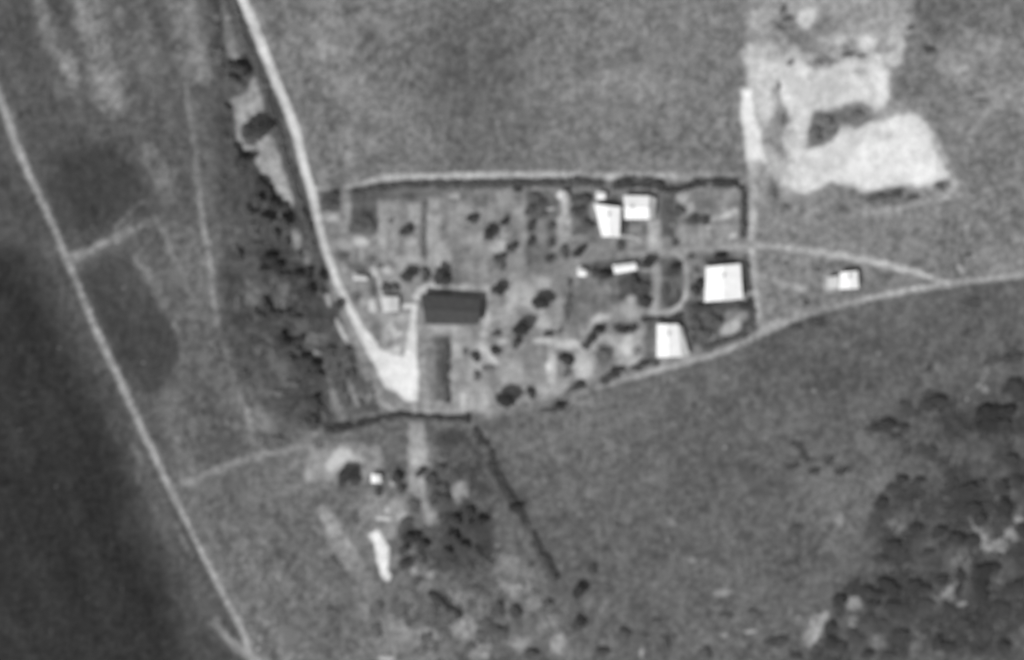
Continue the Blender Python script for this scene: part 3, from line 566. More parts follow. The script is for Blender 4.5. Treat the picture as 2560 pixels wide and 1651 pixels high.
# village
many(V1, [(1085, 650, 75, 60), (1110, 1170, 90, 80), (1300, 1150, 70, 60, 85), (1460, 1170, 110, 90), (1540, 1220, 50, 60), (850, 1300, 60, 50, 82), (950, 1290, 50, 45, 85), (620, 520, 60, 70, 85), (520, 600, 50, 60, 95), (700, 620, 45, 60, 90), (560, 300, 70, 60, 90), (900, 550, 35, 30, 110),
          (250, 250, 70, 30, 75), (180, 370, 40, 40, 90), (280, 370, 40, 45, 88), (370, 950, 40, 40, 95), (680, 990, 40, 30, 105), (780, 1060, 40, 20, 95), (700, 1340, 35, 45, 95), (510, 1420, 30, 40, 100), (580, 1110, 40, 25, 100)], GV)
many(V2, [(205, 520, 60), (390, 690, 75, 90, 62), (560, 555, 50, 45, 62), (640, 850, 55, 60), (500, 970, 55, 60, 75), (540, 1060, 35, 40, 85), (860, 600, 45, 60), (860, 780, 45, 60), (1090, 600, 40, 60, 85), (1090, 800, 40, 40, 80), (1060, 980, 45, 40, 78),
          (1240, 890, 50, 70, 85), (1390, 910, 80, 60, 58), (970, 340, 60, 50, 80), (850, 420, 60, 60, 85), (900, 250, 50, 40, 85), (1390, 430, 70, 60, 80), (1500, 290, 60, 50, 72), (1510, 580, 50, 60, 75), (1360, 300, 50, 50, 85), (510, 1320, 95, 75, 60),
          (710, 190, 40, 40, 62), (1700, 1160, 80, 60, 68), (1590, 1130, 60, 50, 80), (990, 470, 50, 40, 85), (1100, 350, 35, 35, 80), (1640, 420, 1, 1, 90), (60, 880, 30, 30, 112)][:25], GV)
many(V3, [(530, 1030, 85, 70, 60), (830, 1090, 90, 55, 68), (750, 1350, 40, 90, 90), (880, 1420, 40, 80, 90), (820, 1480, 50, 40, 80), (400, 1220, 70, 60, 75), (500, 1300, 70, 70, 80), (520, 1450, 60, 60, 68), (380, 1320, 50, 50, 80), (1160, 1260, 60, 60, 62), (1090, 1330, 60, 60, 78), (1100, 1110, 40, 40, 95),
          (1350, 960, 90, 40, 68), (1230, 1020, 40, 30, 80), (1200, 540, 50, 40, 72), (1060, 530, 70, 45, 82), (900, 440, 60, 60, 88), (760, 380, 50, 70, 92), (860, 800, 35, 50, 88), (1040, 950, 40, 40, 90), (240, 830, 50, 50, 85), (150, 330, 60, 35, 90), (290, 600, 50, 35, 88), (1410, 940, 40, 40, 80)], GV)
many(V5, [(750, 380, 115, 100, 55), (700, 530, 80, 70, 82), (980, 60, 125, 100, 62), (470, 415, 48, 42, 80), (455, 615, 65, 38, 66), (230, 680, 50, 55, 78), (110, 620, 35, 30, 98), (250, 890, 45, 50, 92), (370, 820, 60, 50, 112), (560, 1170, 135, 100, 56), (860, 1090, 48, 60, 66),
          (1265, 710, 68, 75, 64), (1270, 860, 50, 45, 98), (1400, 1010, 75, 48, 78), (1290, 1060, 40, 30, 98), (1170, 1250, 85, 50, 76), (1050, 1290, 70, 35, 90), (1540, 480, 60, 55, 66), (1480, 560, 50, 40, 85), (1060, 420, 70, 30, 84), (1180, 390, 40, 30, 100), (1710, 940, 70, 50, 80), (130, 1380, 45, 50, 62), (1620, 380, 60, 45, 80)], GV)
many(V6, [(600, 770, 50, 30, 78), (790, 770, 50, 26, 68), (850, 755, 36, 24, 74), (740, 745, 30, 24, 80), (720, 1080, 70, 36, 78), (650, 1105, 30, 22, 84), (930, 1005, 50, 26, 82), (870, 1035, 36, 20, 84), (1000, 995, 40, 20, 88), (655, 930, 50, 40, 100), (1290, 620, 50, 40, 80), (1370, 610, 60, 30, 82),
          (1300, 720, 50, 40, 92), (1420, 690, 50, 50, 90), (1350, 790, 60, 40, 92), (1260, 800, 40, 50, 94), (1450, 620, 40, 40, 90), (1640, 600, 36, 40, 70), (1640, 740, 30, 40, 88), (880, 915, 26, 24, 122), (930, 580, 34, 34, 70), (385, 640, 16, 60, 100)], GV)
many(V4, [(1450, 620, 50, 80, 92), (1500, 760, 40, 90, 84), (1440, 960, 60, 80, 98), (1510, 1080, 36, 90, 84)][:0], GV)
# woodland
many((500, 0, 3.5), [(340, 590, 100, 55, 60), (400, 640, 60, 60, 62), (270, 700, 70, 60, 84), (340, 740, 60, 50, 90), (240, 580, 50, 50, 75), (520, 1070, 90, 55, 60), (450, 1150, 90, 80, 66), (540, 1150, 100, 90, 62), (450, 1230, 60, 40, 92), (650, 1180, 35, 30, 90), (400, 1400, 110, 60, 60), (300, 1350, 80, 70, 80),
                     (240, 950, 36, 60, 86), (130, 250, 50, 50, 88), (170, 440, 50, 50, 84), (150, 520, 50, 50, 92), (370, 350, 50, 70, 95), (360, 430, 50, 40, 98), (280, 1230, 30, 50, 88), (150, 140, 36, 40, 100)], GW)
many((520, 400, 3.6657), [(500, 230, 70, 70, 60), (570, 300, 60, 60, 56), (610, 400, 70, 60, 56), (700, 430, 60, 50, 66), (480, 380, 80, 70, 78), (380, 470, 70, 60, 74), (550, 540, 90, 70, 76), (700, 560, 100, 80, 72), (620, 680, 70, 60, 80), (440, 620, 70, 60, 88), (730, 760, 40, 60, 70), (560, 910, 80, 70, 54), (640, 980, 70, 50, 52),
                          (500, 1010, 70, 50, 66), (280, 880, 55, 60, 68), (260, 800, 40, 40, 84), (450, 780, 50, 50, 80), (820, 1060, 80, 60, 60), (920, 1040, 60, 60, 56), (700, 1060, 60, 50, 68), (1040, 1080, 70, 60, 72), (940, 1200, 70, 70, 60), (900, 1270, 50, 40, 66), (1040, 1190, 50, 60, 80), (540, 1320, 60, 60, 62), (600, 1400, 60, 50, 62), (700, 1400, 60, 40, 66),
                          (800, 1440, 50, 40, 76), (460, 1420, 50, 50, 78), (1200, 1340, 50, 70, 74), (820, 880, 50, 50, 85), (150, 170, 30, 30, 80), (380, 1460, 26, 26, 74), (290, 1300, 30, 90, 94), (880, 480, 30, 80, 88), (930, 620, 30, 70, 84), (970, 800, 30, 60, 84), (320, 40, 60, 40, 74), (240, 60, 60, 50, 84), (800, 1240, 40, 40, 88)], GW)
many((520, 780, 3.6657), [(660, 240, 70, 60, 58), (720, 290, 70, 60, 60), (830, 260, 60, 55, 56), (820, 340, 60, 40, 72), (880, 430, 80, 60, 60), (960, 480, 70, 60, 58), (1010, 560, 50, 60, 62), (900, 560, 60, 50, 72), (760, 440, 70, 60, 84), (600, 380, 60, 50, 90), (960, 810, 70, 50, 66), (1000, 870, 50, 50, 72), (980, 980, 55, 60, 62), (880, 850, 50, 50, 84),
                          (830, 890, 40, 30, 80), (340, 550, 28, 36, 80), (400, 700, 40, 40, 94), (880, 1020, 50, 50, 84), (640, 1180, 70, 50, 96), (500, 1180, 60, 50, 98), (1030, 1230, 35, 26, 94), (470, 330, 40, 60, 94), (780, 640, 70, 50, 92), (650, 740, 60, 30, 98), (1080, 940, 40, 50, 88), (90, 350, 30, 40, 94),
                          (1120, 340, 60, 35, 74), (1120, 420, 50, 50, 86), (1280, 340, 34, 50, 78), (1310, 440, 30, 50, 80), (1340, 560, 26, 60, 70), (1270, 560, 22, 40, 72), (1240, 700, 34, 60, 82), (1290, 820, 30, 60, 84), (1180, 510, 40, 50, 88), (1140, 260 + 60, 1, 1, 88)][:-1], GW)
# southern farm
many(V9, [(660, 230, 85, 60, 60), (620, 290, 50, 50, 78), (700, 290, 50, 45, 80), (1000, 260, 55, 50, 72), (1020, 330, 50, 45, 80), (865, 355, 36, 30, 74), (1100, 680, 80, 50, 62), (1180, 740, 60, 50, 68), (1040, 760, 50, 50, 78), (1050, 860, 60, 50, 76), (1160, 820, 50, 40, 86), (1570, 570, 70, 60, 64), (1480, 500, 60, 50, 72), (1500, 600, 60, 50, 68),
          (1400, 560, 60, 60, 76), (1380, 680, 60, 60, 72), (1440, 740, 60, 60, 74), (1330, 780, 50, 60, 78), (1540, 780, 60, 50, 84), (1350, 600, 50, 50, 80), (1160, 220, 50, 40, 78), (1220, 250, 50, 50, 82), (1300, 200, 50, 50, 84), (1390, 250, 40, 40, 84), (1300, 320, 50, 50, 86), (1330, 420, 50, 50, 80), (1250, 400, 40, 50, 86),
          (1120, 450, 50, 50, 92), (1060, 560, 40, 40, 86), (1230, 650, 30, 30, 92), (1250, 1080, 45, 35, 62), (1300, 1120, 36, 34, 62), (1360, 1170, 34, 30, 60), (1410, 1210, 40, 34, 70), (1340, 850, 40, 40, 82), (1480, 920, 60, 60, 90), (1600, 860, 60, 60, 92), (1550, 1040, 50, 40, 92), (1700, 1180, 60, 50, 88), (1250, 1200, 40, 50, 94), (1130, 980, 36, 36, 88), (850, 1180, 50, 70, 104),
          (450, 40, 30, 24, 98), (550, 850, 40, 36, 96), (540, 1190, 50, 34, 94), (1620, 1280, 60, 40, 90), (1720, 1330, 50, 50, 88), (1500, 1440, 50, 36, 96), (1340, 1360, 40, 36, 98), (1200, 1380, 40, 50, 98), (690, 540, 40, 40, 96), (850, 1320, 50, 50, 96)], GF)
many(V10, [(490, 1050, 75, 65, 58), (570, 900, 40, 34, 74), (470, 1280, 60, 60, 74), (270, 1130, 50, 30, 84), (30, 1200, 60, 60, 80), (150, 1480, 70, 40, 84), (800, 1340, 45, 34, 78), (920, 1370, 36, 30, 88), (620, 1480, 60, 40, 80), (1080, 1420, 30, 60, 86), (30, 470, 60, 45, 60), (1010, 1260, 40, 20, 86), (1500, 1220, 50, 26, 90), (1700, 1210, 50, 40, 90), (1360, 1480, 50, 36, 88), (160, 400, 36, 20, 96), (540, 650, 20, 18, 92), (730, 590, 16, 20, 92), (660, 1010, 26, 36, 92)], GF)
# lower right scrub
many(V7, [(1200, 1260, 60, 45, 72), (1120, 1300, 50, 40, 80), (970, 1290, 36, 36, 82), (760, 1450, 50, 34, 72), (860, 1420, 60, 40, 70), (950, 1450, 50, 36, 74), (900, 1510, 50, 30, 84), (1560, 1340, 90, 60, 60), (1660, 1330, 80, 50, 62), (1540, 1430, 80, 60, 60), (1650, 1440, 70, 50, 74), (1740, 1130, 60, 36, 72), (1680, 1180, 50, 30, 78), (1780, 1190, 40, 30, 74), (1360, 1440, 60, 50, 86), (1130, 1035, 24, 24, 84), (350, 710, 60, 26, 88), (200, 740, 50, 20, 90), (1420, 570, 60, 26, 90), (1570, 980, 50, 30, 92), (1720, 960, 60, 40, 88), (1390, 790, 26, 26, 90)], GS)
many(V8, [(790, 430, 50, 50, 76), (940, 280, 60, 40, 78), (1060, 280, 50, 30, 78), (880, 330, 50, 30, 82), (860, 730, 70, 50, 76), (790, 830, 50, 40, 82), (1030, 620, 50, 50, 76), (1280, 250, 40, 40, 74), (1400, 350, 80, 60, 76), (1350, 430, 60, 50, 76), (1490, 310, 60, 50, 80), (1640, 330, 60, 50, 78), (1650, 490, 70, 60, 68), (1440, 460, 50, 50, 76), (1700, 130, 50, 50, 74), (1750, 290, 40, 50, 78),
          (1340, 680, 80, 50, 72), (1200, 640, 60, 50, 78), (1450, 690, 50, 50, 78), (1500, 560, 60, 50, 78), (1120, 780, 50, 34, 80), (1500, 920, 60, 60, 62), (1480, 1010, 60, 60, 62), (1500, 1100, 50, 50, 68), (1580, 890, 50, 40, 72), (1340, 960, 36, 60, 72), (1330, 1050, 30, 50, 72), (840, 990, 70, 40, 68), (700, 1040, 60, 36, 70), (770, 1080, 50, 40, 76), (880, 1050, 50, 50, 70), (1010, 1000, 60, 40, 70), (1100, 1040, 50, 36, 72), (1220, 980, 50, 40, 70), (520, 1100, 60, 40, 66), (500, 1180, 40, 40, 80), (580, 1040, 40, 30, 78),
          (740, 1150, 60, 36, 78), (860, 1150, 60, 40, 74), (960, 1180, 50, 40, 82), (1120, 1140, 60, 36, 84), (440, 1310, 50, 50, 74), (440, 1410, 50, 50, 76), (530, 1440, 60, 50, 80), (920, 1370, 70, 50, 80), (700, 1250, 50, 36, 88), (780, 1280, 50, 36, 88), (1180, 1410, 60, 50, 76), (1270, 1440, 50, 40, 78), (1660, 1440, 60, 40, 72), (1740, 1020, 60, 50, 72), (1650, 1180, 60, 50, 80), (1780, 620, 40, 60, 74), (1270, 1170, 40, 36, 74), (70, 1400, 60, 40, 88), (200, 1500, 60, 34, 80), (700, 1490, 50, 36, 78), (840, 1500, 50, 30, 82), (1540, 1340, 50, 40, 84), (1360, 1270, 60, 36, 84),
          (330, 210, 36, 20, 80), (180, 180, 36, 20, 86), (510, 220, 50, 26, 82), (210, 30, 40, 26, 84), (260, 110, 30, 36, 84), (430, 140, 30, 30, 86), (740, 600, 40, 60, 90), (860, 500, 50, 40, 90), (200, 600, 30, 20, 88), (950, 420, 50, 40, 88), (1150, 90, 50, 50, 84), (1080, 60, 40, 40, 84), (1640, 60, 40, 40, 86), (1100, 1300, 50, 40, 88), (620, 1370, 50, 50, 88), (1480, 1480, 50, 30, 84)], GS)
# east side and quarry
many(V4c, [(1130, 345, 40, 34, 84), (1210, 1300, 40, 30, 92), (800, 1370, 60, 22, 92), (900, 1360, 60, 24, 90), (1020, 1380, 50, 18, 92), (720, 1390, 40, 18, 94), (140, 130, 34, 34, 98), (110, 60, 30, 30, 100), (90, 190, 40, 30, 104), (420, 840, 60, 40, 108), (340, 930, 60, 60, 108), (620, 800, 60, 40, 110), (560, 380, 50, 16, 100), (660, 390, 40, 16, 102), (160, 440, 24, 20, 118), (360, 430, 40, 20, 112), (80, 600, 18, 26, 112), (110, 840, 26, 40, 108), (1180, 210, 40, 24, 92), (1000, 190, 36, 20, 96), (1420, 650, 26, 18, 98), (1500, 700, 50, 12, 104), (130, 1440, 30, 26, 96), (50, 1350, 30, 40, 98)], "bushes near the right clearings", 95)
many(V7, [(130, 300, 14, 20, 92), (275, 580, 20, 20, 88), (350, 340, 26, 20, 92), (1410, 240, 30, 20, 92)], "bushes near the right clearings", 95)

def lin_alb(v): return float(np.clip((tone(v)) * (1.3 if v < 80 else 1.15), .02, .6))
placed = []
for k, (x, y, rx, ry, hf, v, group) in enumerate(PLANTS):
    small = max(rx, ry) < 17
    R = math.sqrt(rx * ry)
    f_ = .86
    px, py = x - .18 * R, y + .16 * R                   # the shadow falls to the upper right
    wx, wy = P(px, py)
    rot = random.uniform(0, 6.28)
    el = rx / ry
    h = R * S * (1.5 if not small else 1.1)
    if v > 88: h *= .45
    elif v > 78: h *= .65
    if group == GV: rx *= 1.2; ry *= 1.2; h *= 1.05
    if group == GF: h *= .7; rx *= 1.1; ry *= 1.1
    if group == GS: h *= .45; rx *= 1.35; ry *= 1.35
    if group == GW: rx *= 1.15; ry *= 1.15
    col = lin_alb(v + 4) * (.68 if group == GS else 1.0 if group == GF else 1.25 if group == GW else 1)
    # keep the ellipse axes aligned: only quarter-turn rotations when elongated
    if el > 1.25 or el < .8: rot = random.choice([0, math.pi])
    if small or v > 84:
        o = link("bush", BUSHES[k % len(BUSHES)])
        o.location = (wx, wy, 0.02); o.rotation_euler = (0, 0, rot)
        o.scale = (rx * S * f_, ry * S * f_, max(h, .5)); kind = "bush"; top = o
        o.color = (col, col, col, 1)
    else:
        top = bpy.data.objects.new("tree", None); C.objects.link(top); top.empty_display_size = 1
        top.location = (wx, wy, 0.0)
        tr = link("trunk", TRUNKS[k % 4], top); tr.scale = (R * S * .9, R * S * .9, h * .75)
        cr = link("crown", CROWNS[k % len(CROWNS)], top); cr.location = (0, 0, h * .72); cr.rotation_euler = (0, 0, rot)
        cr.scale = (rx * S * f_, ry * S * f_, h * .55); cr.color = (col, col, col, 1); kind = "tree"
    placed.append((top, x, y, R, v, group, kind))
cnt = {}
info = []
for top, x, y, R, v, group, kind in placed:
    li = min(range(len(LAND)), key=lambda i: math.hypot(LAND[i][0][0] - x, LAND[i][0][1] - y))
    (lx, ly), nm = LAND[li]
    ds = math.hypot(x - lx, y - ly)
    size = "small" if R < 13 else ("broad" if R > 21 else "medium")
    shade = "very dark" if v < 66 else ("dark" if v < 80 else ("grey" if v < 95 else "pale grey"))
    key = (size, shade, kind, compass(x - lx, y - ly), nm)
    info.append((top, key, ds, group)); cnt.setdefault(key, []).append((ds, len(info) - 1))
ORD = ["nearest", "second nearest", "third nearest", "fourth nearest", "fifth nearest", "sixth nearest", "seventh nearest", "eighth nearest", "ninth nearest"]
for key, lst in cnt.items():
    lst.sort()
    for r_, (ds, i) in enumerate(lst):
        top, key, _, group = info[i]
        pre = "" if len(lst) == 1 else ORD[min(r_, 8)] + " "
        txt = f"{pre}{key[0]} {key[1]} {key[2]} {key[3]} {key[4]}"
        if len(txt.split()) > 16: txt = txt.replace(" and ", "-")
        tag(top, txt, key[2], group)

# hedges: clipped leafy rows
def hedge(pts, h, v, text, cat="hedge", name="hedge", group=None, seed=0, gap=-1.4):
    h *= .6; v += 12
    r = np.random.default_rng(seed + 1000); out = []
    for p, q_ in zip(pts[:-1], pts[1:]):
        x0, y0 = P(p[0], p[1]); x1, y1 = P(q_[0], q_[1]); L = math.hypot(x1 - x0, y1 - y0)
        w0, w1 = p[2] * S * 1.3, q_[2] * S * 1.3; m = int(L * (w0 + w1) / 2 * 22) + 20
        t = r.uniform(-.02, 1.02, m); u = r.uniform(-1, 1, m); z = r.uniform(0.1, 1, m) ** .6
        ww_ = (w0 + (w1 - w0) * t) * .5 * (.82 + .18 * np.sin(t * L * 1.7) * np.cos(t * L * .6 + 1)) * (1 - .25 * z)
        hz = h * z * (.85 + .2 * np.sin(t * L * .9 + seed))
        nx, ny = -(y1 - y0) / L, (x1 - x0) / L
        out.append(np.stack([x0 + (x1 - x0) * t + nx * u * ww_, y0 + (y1 - y0) * t + ny * u * ww_, hz], -1))
    pts3 = np.concatenate(out)
    gn = np.sin(pts3[:, 0] * 1.3 + seed) + np.sin(pts3[:, 1] * 1.7 + 2 * seed) + np.sin((pts3[:, 0] + pts3[:, 1]) * .55) + r.normal(0, .5, len(pts3))
    pts3 = pts3[gn > gap]
    pts3[:, :2] += r.normal(0, .22, (len(pts3), 2)); pts3[:, 2] *= np.clip(1 + .18 * gn[gn > gap], .5, 1.4)
    v_, f_ = leaves(pts3, .26, r)
    v_[:, 2] = np.maximum(v_[:, 2], .02)
    c0 = pts3.mean(0); c0[2] = 0; v_ = v_ - c0
    o = link(name, mesh_np(name, v_, f_, mat_leaf)); o.location = tuple(c0)
    a = lin_alb(v); o.color = (a, a, a, 1)
    tag(o, text, cat, group)
    return o
HG = "hedges round the village"
hedge([(882, 482, 14), (940, 472, 16), (1000, 464, 14), (1080, 462, 16), (1180, 462, 18), (1300, 459, 16), (1400, 458, 16), (1440, 452, 20), (1500, 464, 14)], 1.9, 82, "long dark hedge below the pale top lane", group=HG, seed=1)
hedge([(1532, 468, 18), (1560, 458, 28), (1600, 458, 28), (1640, 462, 24), (1656, 476, 16)], 2.6, 76, "thick bulging piece of the top hedge above the wide white house", group=HG, seed=2)
hedge([(1657, 478, 12), (1700, 474, 12), (1740, 460, 17), (1800, 459, 19), (1845, 460, 17), (1858, 472, 14)], 2.4, 60, "darkest hedge piece at the village's top right corner", group=HG, seed=3)
hedge([(1858, 480, 12), (1858, 530, 13), (1857, 592, 14)], 2.0, 78, "upright hedge down the village's upper right side", group=HG, seed=4)
hedge([(1866, 640, 10), (1868, 700, 10), (1876, 760, 18), (1880, 800, 14), (1874, 828, 16)], 1.7, 84, "bent hedge on the right of the large white corner house", group=HG, seed=5)
hedge([(1866, 836, 14), (1810, 854, 15), (1760, 870, 14)], 1.7, 84, "low hedge above the lower road near the village's right corner", group=HG, seed=6)
hedge([(1724, 776, 20), (1780, 768, 20), (1850, 762, 20)], 1.5, 84, "dark hedge directly below the large white corner house", group=HG, seed=7)
hedge([(1605, 800, 9), (1660, 798, 10), (1705, 790, 14)], 1.6, 72, "short thin hedge above the lower-road white house", group=HG, seed=8)
hedge([(812, 1075, 18), (850, 1070, 22), (900, 1060, 16), (950, 1050, 17), (1000, 1036, 11), (1040, 1042, 9), (1090, 1045, 8), (1140, 1048, 8), (1170, 1048, 14)], 2.0, 62, "curved very dark hedge between the white yard and the southern farm", group=HG, seed=9)
hedge([(1185, 1075, 14), (1210, 1115, 24), (1232, 1165, 28), (1255, 1215, 20), (1284, 1262, 20), (1318, 1318, 15), (1342, 1362, 18), (1372, 1410, 16), (1390, 1450, 14)], 1.8, 72, "long diagonal hedge running down from the curved hedge to the lower middle", group=HG, seed=10, gap=-.6)
hedge([(585, 0, 10), (608, 90, 14), (640, 165, 10), (672, 262, 12), (700, 350, 12), (722, 420, 12), (745, 500, 10)], 1.2, 92, "thin dark hedge along the left verge of the main road", group=HG, seed=11, gap=-.5)
hedge([(1118, 860, 8), (1119, 930, 9), (1118, 1005, 8)], 1.5, 84, "short upright garden hedge below the dark-roofed barn", group=HG, seed=12)
hedge([(1425, 700, 8), (1420, 760, 8), (1416, 810, 8)], 1.1, 92, "thin garden hedge right of the large round tree", group=HG, seed=13)
hedge([(1060, 505, 6), (1060, 560, 7), (1056, 640, 6)], .9, 108, "thin pale hedge line between the upper village plots", group=HG, seed=14)
hedge([(1510, 678, 6), (1538, 665, 5)], 1.0, 85, "tiny hedge left of the slim white shed", group=HG, seed=15)

# low dark undergrowth nobody could count
def thicket(name, text, shapes, per_m2, h, v, seed, thr=.0, cell=45):
    r = np.random.default_rng(seed); D = np.zeros((H, W)); nz = fbm(cell, seed, 4, .65)
    for s_ in shapes:
        if s_[0] == 'p':
            d = sdf_poly(WX, WY, s_[1]); D = np.maximum(D, s_[2] * ss((20 - d) / 40))
        else:
            _, x, y, rx, ry, w_ = s_; d = np.hypot((WX - x) / rx, (WY - y) / ry); D = np.maximum(D, w_ * ss((1.4 - d) / .8))
    D = D * np.clip((nz - thr) * 3 + .5, 0.04, 1); D[LAB > 0] = 0; D[F > 125] *= .1
    lam = D * per_m2 * (STEP * S) ** 2
    num = r.poisson(lam); ii, jj = np.where(num > 0); rp = num[ii, jj]
    ii = np.repeat(ii, rp); jj = np.repeat(jj, rp); m = len(ii)
    x = (gx[jj] + r.uniform(-.5, .5, m) * STEP - CX) * S; y = (CY - gy[ii] - r.uniform(-.5, .5, m) * STEP) * S
    z = h * D[ii, jj] * r.uniform(.15, 1, m) + .05
    v_, f_ = leaves(np.stack([x, y, z], -1), .3, r, .35); v_[:, 2] = np.maximum(v_[:, 2], .02)
    o = link(name, mesh_np(name, v_, f_, mat_leaf)); a = lin_alb(v); o.color = (a, a, a, 1)
    tag(o, text, "undergrowth", kind="stuff")
wpoly = [(560, 330), (620, 390), (720, 560), (800, 700), (850, 800), (800, 850), (860, 1020), (800, 1060), (700, 1050), (690, 950), (620, 860), (590, 760), (570, 600)]
thicket("undergrowth", "dark patchy undergrowth between the trees left of the main road", [('p', wpoly, .9), ('b', 590, 180, 50, 30, 1), ('p', [(515, -60), (545, -60), (560, 150), (600, 190), (570, 330), (540, 420), (530, 200)], .8), ('p', [(590, 30), (610, 60), (650, 170), (640, 200), (600, 150)], .8), ('b', 700, 560, 70, 60, 1), ('b', 770, 1000, 60, 50, .7), ('p', [(810, 860), (900, 880), (960, 1000), (860, 1040)], .6)], 5.5, .6, 84, 31, .12, 40)
thicket("scrub", "dark patchy scrub covering the lower right corner", [('p', [(2250, 1030), (2330, 1000), (2440, 980), (2620, 920), (2650, 1700), (2000, 1700), (2060, 1560), (2130, 1490), (2180, 1400), (2190, 1250), (2260, 1180)], .9), ('b', 2230, 1070, 60, 28, 1), ('b', 2334, 1010, 40, 30, 1), ('b', 2490, 1040, 70, 55, 1.1), ('b', 2540, 970, 50, 30, 1), ('b', 2220, 1470, 120, 28, 1.1)], 7, .5, 72, 57, .1, 60)
thicket("undergrowth", "dark undergrowth among the trees below the curved hedge", [('p', [(1060, 1080), (1180, 1080), (1240, 1240), (1240, 1400), (1120, 1450), (1020, 1380), (1000, 1300), (1080, 1300), (1080, 1180)], .8), ('p', [(960, 1480), (1300, 1440), (1400, 1500), (1400, 1700), (1100, 1700)], .4)], 6, .6, 80, 73, .06, 40)

# ------------------------------------------------------------------ buildings
mat_wall = new_mat("limewashed_wall", base=0.6, noise_scale=1.5, noise_amt=0.15)
mat_dkwall = new_mat("timber_wall", base=0.16, noise_scale=3, noise_amt=0.25, stretch=(1, 1, .2))
mat_white = new_mat("white_sheet_roof", base=0.80, rough=0.6, noise_scale=0.5, noise_amt=0.10)
mat_pale = new_mat("pale_sheet_roof", base=0.50, rough=0.7, noise_scale=0.6, noise_amt=0.15)
mat_grey = new_mat("grey_sheet_roof", base=0.33, rough=0.7, noise_scale=0.6, noise_amt=0.2)
mat_dark = new_mat("dark_shingle_roof", base=0.06, rough=0.9, noise_scale=0.7, noise_amt=0.35)
mat_frame = new_mat("painted_wood", base=0.35, noise_scale=8, noise_amt=0.1)
mat_glass = new_mat("window_glass", base=0.03, rough=0.15)

def prism(name, bottom, top, mat, parent):
    n = len(bottom); vs = list(bottom) + list(top)
    me = bpy.data.meshes.new(name)
    fs = [tuple(range(n - 1, -1, -1)), tuple(range(n, 2 * n))] + [(i, (i + 1) % n, n + (i + 1) % n, n + i) for i in range(n)]
    me.from_pydata(vs, [], fs); me.update(); me.materials.append(mat)
    return link(name, me, parent)
def lerp(a, b, t): return tuple(a[i] + (b[i] - a[i]) * t for i in range(len(a)))
def slab(name, quad, th, mat, parent, seams=0):
    """roof plane of four 3D corners (eave0, eave1, ridge1, ridge0), th thick, with raised sheet seams"""
    a, b, c, d = [Vector(p) for p in quad]; nrm = (b - a).cross(d - a).normalized()
    if nrm.z < 0: nrm = -nrm
    vs, fs = [], []
    def box(q, t0, t1):
        o = len(vs); vs.extend([tuple(p + nrm * t0) for p in q]); vs.extend([tuple(p + nrm * t1) for p in q])
        fs.extend([(o + 3, o + 2, o + 1, o), (o + 4, o + 5, o + 6, o + 7)] + [(o + i, o + (i + 1) % 4, o + 4 + (i + 1) % 4, o + 4 + i) for i in range(4)])
    box([a, b, c, d], 0, th)
    for k in range(1, seams):
        t = k / seams; e = a.lerp(b, t); r_ = d.lerp(c, t); w = (b - a).normalized() * .03
        box([e - w, e + w, r_ + w, r_ - w], th + .002, th + .04)
    me = bpy.data.meshes.new(name); me.from_pydata(vs, [], fs); me.update(); me.materials.append(mat)
    return vs, fs, me

